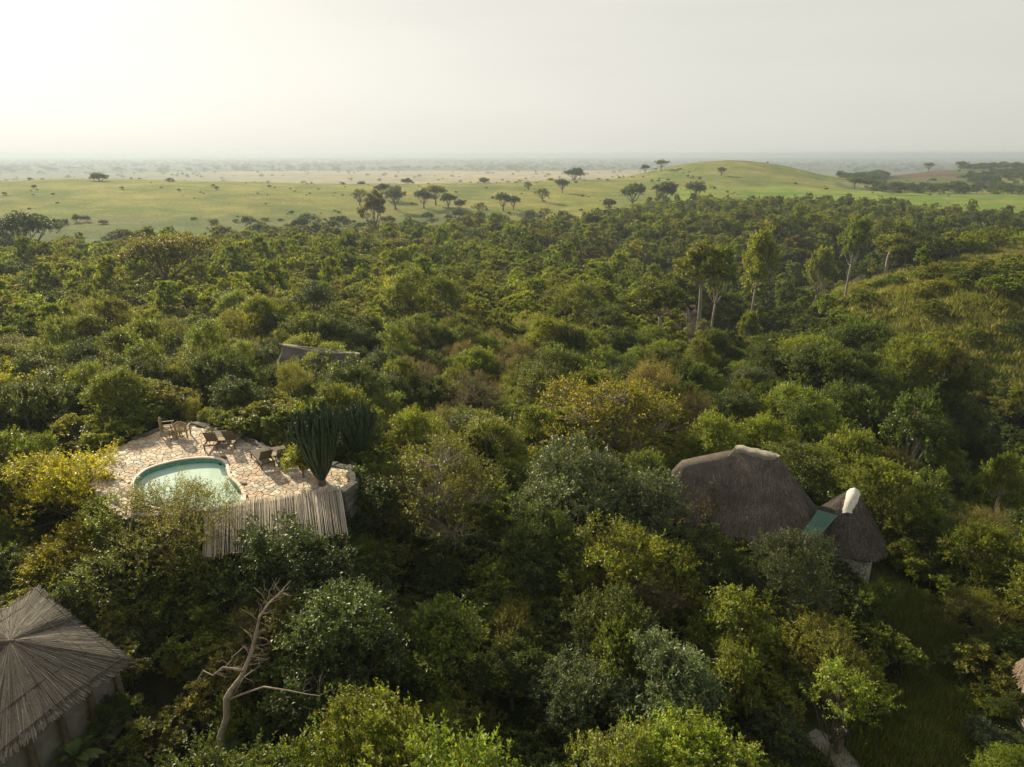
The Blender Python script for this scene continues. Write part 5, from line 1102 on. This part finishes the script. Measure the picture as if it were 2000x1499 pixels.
# emergent ravine trees
def emergent_proto(seed, sp, Rc, hgt, z0, L=.22, nlobe=12, ns=1100, bark='bark_pale', nl=13, **kw):
    g = np.random.default_rng(seed); lb = lobes_round(g, nlobe, Rc, z0, hgt, squash=.75); me, P, idx = make_crown('m', sp, seed+5, lb, ns, nl, .7, L, L*.6, 'leaf', **kw); return me, trunk_mesh(g, lb, .22, z0*1.02, P, idx, 90, mat=bark), Rc, z0+hgt
EM = [emergent_proto(401, 'mid', 3.3, 4.6, 6.5, rr=(.28, .4)) if 0 else emergent_proto(401, 'mid', 3.3, 4.6, 6.5), emergent_proto(404, 'bright', 3.0, 4.2, 7.5, yel=.05), emergent_proto(407, 'dark', 3.2, 5.5, 4.0), emergent_proto(410, 'olive', 3.0, 4.2, 5.0)]
EMT = [(1372,520,100,1,98,'tall yellow-tinged ravine tree with a long bare pale trunk'),(1405,505,70,0,112,'tree crown merging with the right side of the yellow-tinged one'),(1484,490,78,1,128,'tall tree with a straight pale trunk in the middle of the ravine'),(1290,590,112,0,88,'big leafy tree on the left bank of the ravine'),(1545,500,46,2,150,'vine-hung narrow tree in the ravine'),(1575,490,44,2,160,'dark tree right of the vine-hung one'),
       (1610,470,56,0,165,'pale green rounded tree at the head of the ravine'),(1668,480,64,0,150,'round full-crowned tree in the upper ravine'),(1742,475,76,1,165,'flat yellow-green tree with two thin trunks in the upper ravine'),(1790,480,40,3,170,'slender tree with a pale trunk on the ravine rim'),(1870,475,70,2,180,'dark tree crowding the far end of the ravine'),(1930,460,60,2,200,'dark tree beyond the far end of the ravine'),
       (1465,605,46,0,100,'small light tree low in the dark ravine'),(1618,625,54,2,82,'dark tree on the lip of the right ravine bank'),(1540,700,112,0,66,'broad sunlit tree in the lower ravine above the cottage'),(1185,640,36,2,82,'narrow dark vine-covered tree left of the ravine'),(1790,838,116,2,46,'grey-green tall tree with a white trunk right of the ravine'),(1850,700,56,3,62,'thin open tree on the bank above the white-trunked one'),(1995,790,64,1,42,'yellow-green tree with a pale trunk at the right edge'),
       (1700,690,60,2,66,'dark vine mound on the near ravine bank'),(1560,840,80,2,46,'dark green tree between the ravine and the cottage roof')]
for i, (u, v, w, k_, y_, lb) in enumerate(EMT):
    c = GY(u, v, y_); pr = EM[k_]; gz_ = H1(c[0], c[1]); s = (w/2)/(F/PR(*c)[2]*pr[2]); hz = (c[2]-gz_)/(pr[3]-2.3); hz = max(hz, s*.5)
    t = thing('ravine_tree', lb, 'tree', (c[0], c[1], gz_-.2), i*1.1); t.scale = (s, s, min(hz, s*1.9)); link('trunk', pr[1], t); link('crown', pr[0], t); put(c[0], c[1], 2*s)
t_ = place_tree('bare_tree', 'leafless grey twiggy tree beside the ravine', 'tree', (trunk_mesh(np.random.default_rng(8), lobes_round(np.random.default_rng(8), 14, 2.4, 3.5, 4.5), .14, 3, *make_crown('x', 'brown', 9, lobes_round(np.random.default_rng(8), 14, 2.4, 3.5, 4.5), 500, 3, .3, .06, .03)[1:], 480, mat='deadwood', name='branches'), make_crown('x', 'brown', 9, lobes_round(np.random.default_rng(8), 14, 2.4, 3.5, 4.5), 60, 3, .3, .06, .03)[0], 2.4, 8), hit(1345, 700), 66)

# ------------------------------------------------------------------ the forest
g = np.random.default_rng(21); Tk = list(PROTO); Bk = list(BUSH)
def mixture(u, v, x, y):
    n1 = float(fbm(np.array([x/14.]), np.array([y/14.]), 71)[0]); n2 = float(fbm(np.array([x/30.+9]), np.array([y/30.]), 81)[0])
    w = dict(dark=.24, mid=.40, bright=.17, olive=.14, glauc=.02, yellow=.012, brown=.012)
    if v > 1150: w.update(glauc=.09, bright=.18, dark=.30)
    if in_poly(u, v, BROWN): w.update(brown=.5, olive=.4, bright=.03)
    if v < 640: w.update(glauc=.0, olive=.08, brown=.004)
    if n1 > .58: w['dark'] *= 2.2
    if n1 < .42: w['bright'] *= 2.4; w['dark'] *= .5
    if u > 1360 and in_poly(u, v, GORGE): w.update(dark=2.4, bright=.0, olive=.03, mid=.2, brown=.0, yellow=0, glauc=0)  # ravine crowns nearly all dark-leaved: the gully's shade put into leaf colour
    if n2 > .58: w['olive'] *= 1.9; w['brown'] *= 1.8
    k_ = list(w); p = np.array([w[q] for q in k_]); return k_[g.choice(len(k_), p=p/p.sum())]
def cand(r0, r1, n, az0=-43, az1=43):
    r = np.sqrt(g.uniform(r0*r0, r1*r1, n)); a = np.radians(g.uniform(az0, az1, n)); return r*np.sin(a), r*np.cos(a)
def do_ring(r0, r1, n, smin, smax, ind):
    xs, ys = cand(r0, r1, n); zs = H(xs, ys); us, vs_, ws = PR(xs, ys, zs); nv = fbm(xs/18, ys/18, 91)
    for x, y, z, u, v, q in zip(xs, ys, zs, us, vs_, nv):
        if v < edge_v(u)+2 or u < -260 or u > 2260: continue
        r = math.hypot(x, y); slope = r < 260 and u > 1500 and v < 800 and in_poly(u, v, SLOPE); gor = u > 1360 and v < 980 and in_poly(u, v, GORGE) and not slope
        if u > 1560 and in_poly(u, v, CLEARING): continue
        big = g.random() < (.12 if slope else .6)
        s = g.uniform(smin, smax)*(.75+.5*q)
        
        if slope: s *= g.choice([.35, .5, .8], p=[.5, .35, .15])
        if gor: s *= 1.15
        if 60 < r < 120 and 1180 < u < 1480 and not gor: s *= .75
        if r > 210 and u < 700: s *= .8
        Rc = (2.6 if big else 1.5)*s; dd = Rc*(1.08 if big else 1.15)
        if slope: dd = dd*1.6+1.1
        if not far_enough(x, y, dd): continue
        for tr in range(3):
            top = z+(4.2 if big else 1.1)*s
            if r > 75 or (foot_ok(x, y, Rc) and sight_ok(x, y, z+(3.2 if big else .9)*s, Rc, 1.) and sun_ok(x, y, z+(5.2 if big else 1.7)*s, Rc)): break
            big = False; s *= .62; Rc = 1.5*s
        else: continue
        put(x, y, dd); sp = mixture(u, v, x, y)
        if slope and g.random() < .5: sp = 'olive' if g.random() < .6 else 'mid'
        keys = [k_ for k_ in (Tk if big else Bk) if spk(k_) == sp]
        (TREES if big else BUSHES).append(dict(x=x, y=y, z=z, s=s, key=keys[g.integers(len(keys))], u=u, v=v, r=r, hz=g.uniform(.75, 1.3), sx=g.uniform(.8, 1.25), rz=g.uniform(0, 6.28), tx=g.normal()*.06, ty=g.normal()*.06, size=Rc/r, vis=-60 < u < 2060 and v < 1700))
do_ring(12, 34, 5200, .5, .92, True)
do_ring(12, 36, 4500, .32, .55, True)
do_ring(34, 75, 12000, .5, 1.02, True)
do_ring(75, 150, 24000, .55, 1.15, False)
do_ring(150, 420, 60000, .75, 1.4, False)
def wood_limit(L_, n):
    L_.sort(key=lambda d: -(d['size'] if d['vis'] else 0)); return [d for d in L_[:n] if d['vis']], [d for i, d in enumerate(L_) if not (i < n and d['vis'])]
ti, tr_ = wood_limit(TREES, 200); bi, br_ = wood_limit(BUSHES, 270)
for d in ti:
    me, tm, Rc, hh = PROTO[d['key']]; rg_ = region(d['u'], d['v'], d['x'], d['y']); sp = spk(d['key'])
    size = 'tall ' if d['s'] > 1.05 else ('small ' if d['s'] < .72 else '')
    t = thing('broadleaf_tree', f"{size}{LOOK[sp]} tree {rg_}", 'tree', (d['x'], d['y'], d['z']-.15), d['rz'], f"{size}{LOOK[sp]} trees {rg_}"); t.scale = (d['s']*d['sx'], d['s']/d['sx'], d['s']*d['hz']); t.rotation_euler = (d['tx'], d['ty'], d['rz']); LAB.append((t, t['label'], d['u'], d['v']))
    link('trunk', tm, t); link('crown', me, t)
for d in bi:
    me, Rc, hh = BUSH[d['key']]; rg_ = region(d['u'], d['v'], d['x'], d['y']); sp = spk(d['key']); size = 'large ' if d['s'] > .95 else ('low ' if d['s'] < .55 else '')
    o = link('bush', me, None, (d['x'], d['y'], d['z']-.1), (d['tx'], d['ty'], d['rz']), (d['s']*d['sx'], d['s']/d['sx'], d['s']*d['hz'])); tag(o, f"{size}{LOOK[sp]} bush {rg_}", 'bush', f"{size}{LOOK[sp]} bushes {rg_}"); LAB.append((o, o['label'], d['u'], d['v']))
# the rest: one mass; coarse crowns past 90 m
near = [d for d in tr_+br_ if d['r'] < 80]; rest_ = [d for d in tr_+br_ if d['r'] >= 80]
src = [PROTO[k_][0] for k_ in Tk]+[BUSH[k_][0] for k_ in Bk]; idx_ = {k_: i for i, k_ in enumerate(Tk)}; bix = {k_: len(Tk)+i for i, k_ in enumerate(Bk)}
if near: stand('thicket_foliage', [(d['x'], d['y'], d['z']-.1) for d in near], [idx_.get(d['key'], bix.get(d['key'])) for d in near], [(d['tx'], d['ty'], d['rz']) for d in near], [(d['s']*d['sx'], d['s']/d['sx'], d['s']*d['hz']) for d in near], src, 'trees and bushes filling the near thicket behind the first rows')
fs = {'dark': (0, 5, 8, 9), 'mid': (1, 2, 9, 10), 'bright': (3, 10), 'olive': (4, 7, 4), 'glauc': (1,), 'yellow': (3,), 'brown': (6,)}
istree = set(id(d) for d in tr_)
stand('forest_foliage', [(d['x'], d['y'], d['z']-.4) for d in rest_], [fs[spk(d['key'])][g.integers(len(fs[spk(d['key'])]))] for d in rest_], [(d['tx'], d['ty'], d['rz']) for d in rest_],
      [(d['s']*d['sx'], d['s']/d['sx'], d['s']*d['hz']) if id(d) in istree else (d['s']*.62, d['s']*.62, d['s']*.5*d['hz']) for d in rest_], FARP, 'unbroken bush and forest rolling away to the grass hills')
# undergrowth between the crowns
xs, ys = cand(11, 170, 9000); zs = H(xs, ys); us, vs_, ws = PR(xs, ys, zs); pts = []; 
for x, y, z, u, v in zip(xs, ys, zs, us, vs_):
    r = math.hypot(x, y)
    if v < edge_v(u) or (r < 60 and not (foot_ok(x, y, .5) and sight_ok(x, y, z+.7, 1.25))) or (u > 1560 and in_poly(u, v, CLEARING)) : continue
    if r > 60 and g.random() < .35: continue
    if u > 1500 and v < 800 and g.random() < .8 and in_poly(u, v, SLOPE): continue
    pts.append((x, y, z-.05, r))
sc_ = [g.uniform(.28, .5)*(1+min(p[3], 120)/120) for p in pts]
stand('undergrowth', [p[:3] for p in pts], g.choice([1, 2, 5, 4] if 1 else 0, len(pts)), [(0, 0, g.uniform(0, 6.28)) for p in pts], [(s, s, s*.7) for s in sc_], FARP, 'low leafy undergrowth between the trees')
# grasses: the lane, the scrubby slope, the edges
pts = []; kd = []; sc_ = []
for poly, z_, n, k_, s_ in ((CLEARING, 0, 2600, (0, 0, 2), .55), (SLOPE, 0, 9000, (1, 2, 2), 1.25)):
    U = [p[0] for p in poly]; Vv = [p[1] for p in poly]; lo, hi = (12, 40) if poly is CLEARING else (50, 260)
    xs, ys = cand(lo, hi, n*6, 8, 43); zs = H(xs, ys); us, vs_, ws = PR(xs, ys, zs)
    for x, y, z, u, v in zip(xs, ys, zs, us, vs_):
        if len(pts) > 14000 or not in_poly(u, v, poly): continue
        if poly is CLEARING and poly_dist(u, v, PATHP) < 6: continue
        pts.append((x, y, z)); kd.append(k_[g.integers(3)]); sc_.append(s_*g.uniform(.6, 1.3))
stand('grass', pts, kd, [(0, 0, g.uniform(0, 6.28)) for _ in pts], [(s, s, s) for s in sc_], TUFT, 'rough grass on the lane and the scrubby slope')
# low shrubs dotting the grass hills and farmland
xs, ys = cand(230, 1250, 26000, -43, 43); zs = H(xs, ys); us, vs_, ws = PR(xs, ys, zs); dn = fbm(xs/60, ys/60, 55); pts = []; sc_ = []; kd = []
for x, y, z, u, v, q in zip(xs, ys, zs, us, vs_, dn):
    r = math.hypot(x, y)
    if v > edge_v(u): continue
    fm_ = u > 1640 and r > 620; cl_ = fm_ and (in_poly(u, v, [(1640,336),(1700,331),(1728,338),(1735,352),(1700,362),(1640,352)]) or in_poly(u, v, [(1868,347),(2010,333),(2010,359),(1900,361)]) or in_poly(u, v, [(1720,366),(1960,373),(2010,385),(1900,392),(1740,385),(1690,372)]) or (v < 331.5 and u > 1770)); pr = (.36 if cl_ else .03) if fm_ else (.4 if v > 428 else .05)*(1.6 if q > .5 else .4)
    if 1325 < u < 1400 and 330 < v < 372 and abs(v-(330+(u-1325)*.56)) < 6: pr = 1; 
    elif 1320 < u < 1640 and r > 600: pr *= .4
    if fm_ and in_poly(u, v, pf): pr = 0
    if g.random() > pr: continue
    pts.append((x, y, z-.2)); kd.append(g.choice([2, 2, 0]) if not fm_ else g.choice([0, 0, 2])); sc_.append(g.uniform(.5, 1.1) if cl_ else g.uniform(.2, .75) if v > 425 else g.uniform(.10, .30))
stand('hill_shrubs', pts, kd, [(0, 0, g.uniform(0, 6.28)) for _ in pts], [(s, s, s*.9) for s in sc_], PLAINP, 'low shrubs dotting the grass hills and the far farmland')
# trees of the plain: the nearer ones singly, the far wood as one mass
xs, ys = cand(1250, 2900, 260, -37, 24); zs = H(xs, ys); us, vs_, ws = PR(xs, ys, zs); n_ = 0
def azname(u): return 'left of crest trees' if u < 420 else ('above grass hill' if u < 900 else ('left of round hill' if u < 1330 else 'right of round hill'))
for x, y, z, r in zip(xs, ys, zs, np.hypot(xs, ys)):
    if r < 1300: continue
    k_ = int(g.integers(3)); s = g.uniform(.5, 1.05); o = link('plain_tree', PLAINP[k_], None, (x, y, z), (0, 0, g.uniform(0, 6)), (s, s, s)); u = PR(x, y, z)[0]; dep = 'near' if r < 1900 else ('middle' if r < 2400 else 'far')
    lb = f"{'small ' if s < 1 else 'broad '}{['dark rounded', 'flat-topped pale', 'bushy green'][k_]} tree, {dep} tan plain {azname(u)}"; tag(o, lb, 'tree', 'trees dotted over the tan plain'); LAB.append((o, lb, u, float(PR(x, y, z)[1])))
xs, ys = cand(2650, 9500, 9000, -38, 38); zs = H(xs, ys); dn = fbm(xs/420, ys/420, 66)
sel = dn > .40; xs, ys, zs = xs[sel], ys[sel], zs[sel]; n_ = len(xs); s_ = g.uniform(1.2, 2.6, n_)
stand('plain_woodland', np.c_[xs, ys, zs-1], g.integers(0, 3, n_), np.c_[np.zeros(n_), np.zeros(n_), g.uniform(0, 6, n_)], np.c_[s_, s_, s_*.75], PLAINP, 'hazy woodland covering the far plain')

finish_labels()
# ------------------------------------------------------------------ haze
hm = bpy.data.materials.new('haze_air'); hm.use_nodes = True; hn = hm.node_tree; hn.nodes.clear()
ho = hn.nodes.new('ShaderNodeOutputMaterial'); pv = hn.nodes.new('ShaderNodeVolumePrincipled'); pv.inputs['Color'].default_value = (.50, .59, .72, 1); pv.inputs['Density'].default_value = .00029; pv.inputs['Anisotropy'].default_value = .3
hn.links.new(pv.outputs[0], ho.inputs['Volume'])
mb = MB(); lo = (-45000, -2500, -60); hi = (45000, 60000, 19)
mb.box(((lo[0]+hi[0])/2, (lo[1]+hi[1])/2, (lo[2]+hi[2])/2), tuple(hi[i]-lo[i] for i in range(3))); tag(mb.obj('haze', hm), 'thin warm haze hanging over the valley and the plain', kind='stuff')
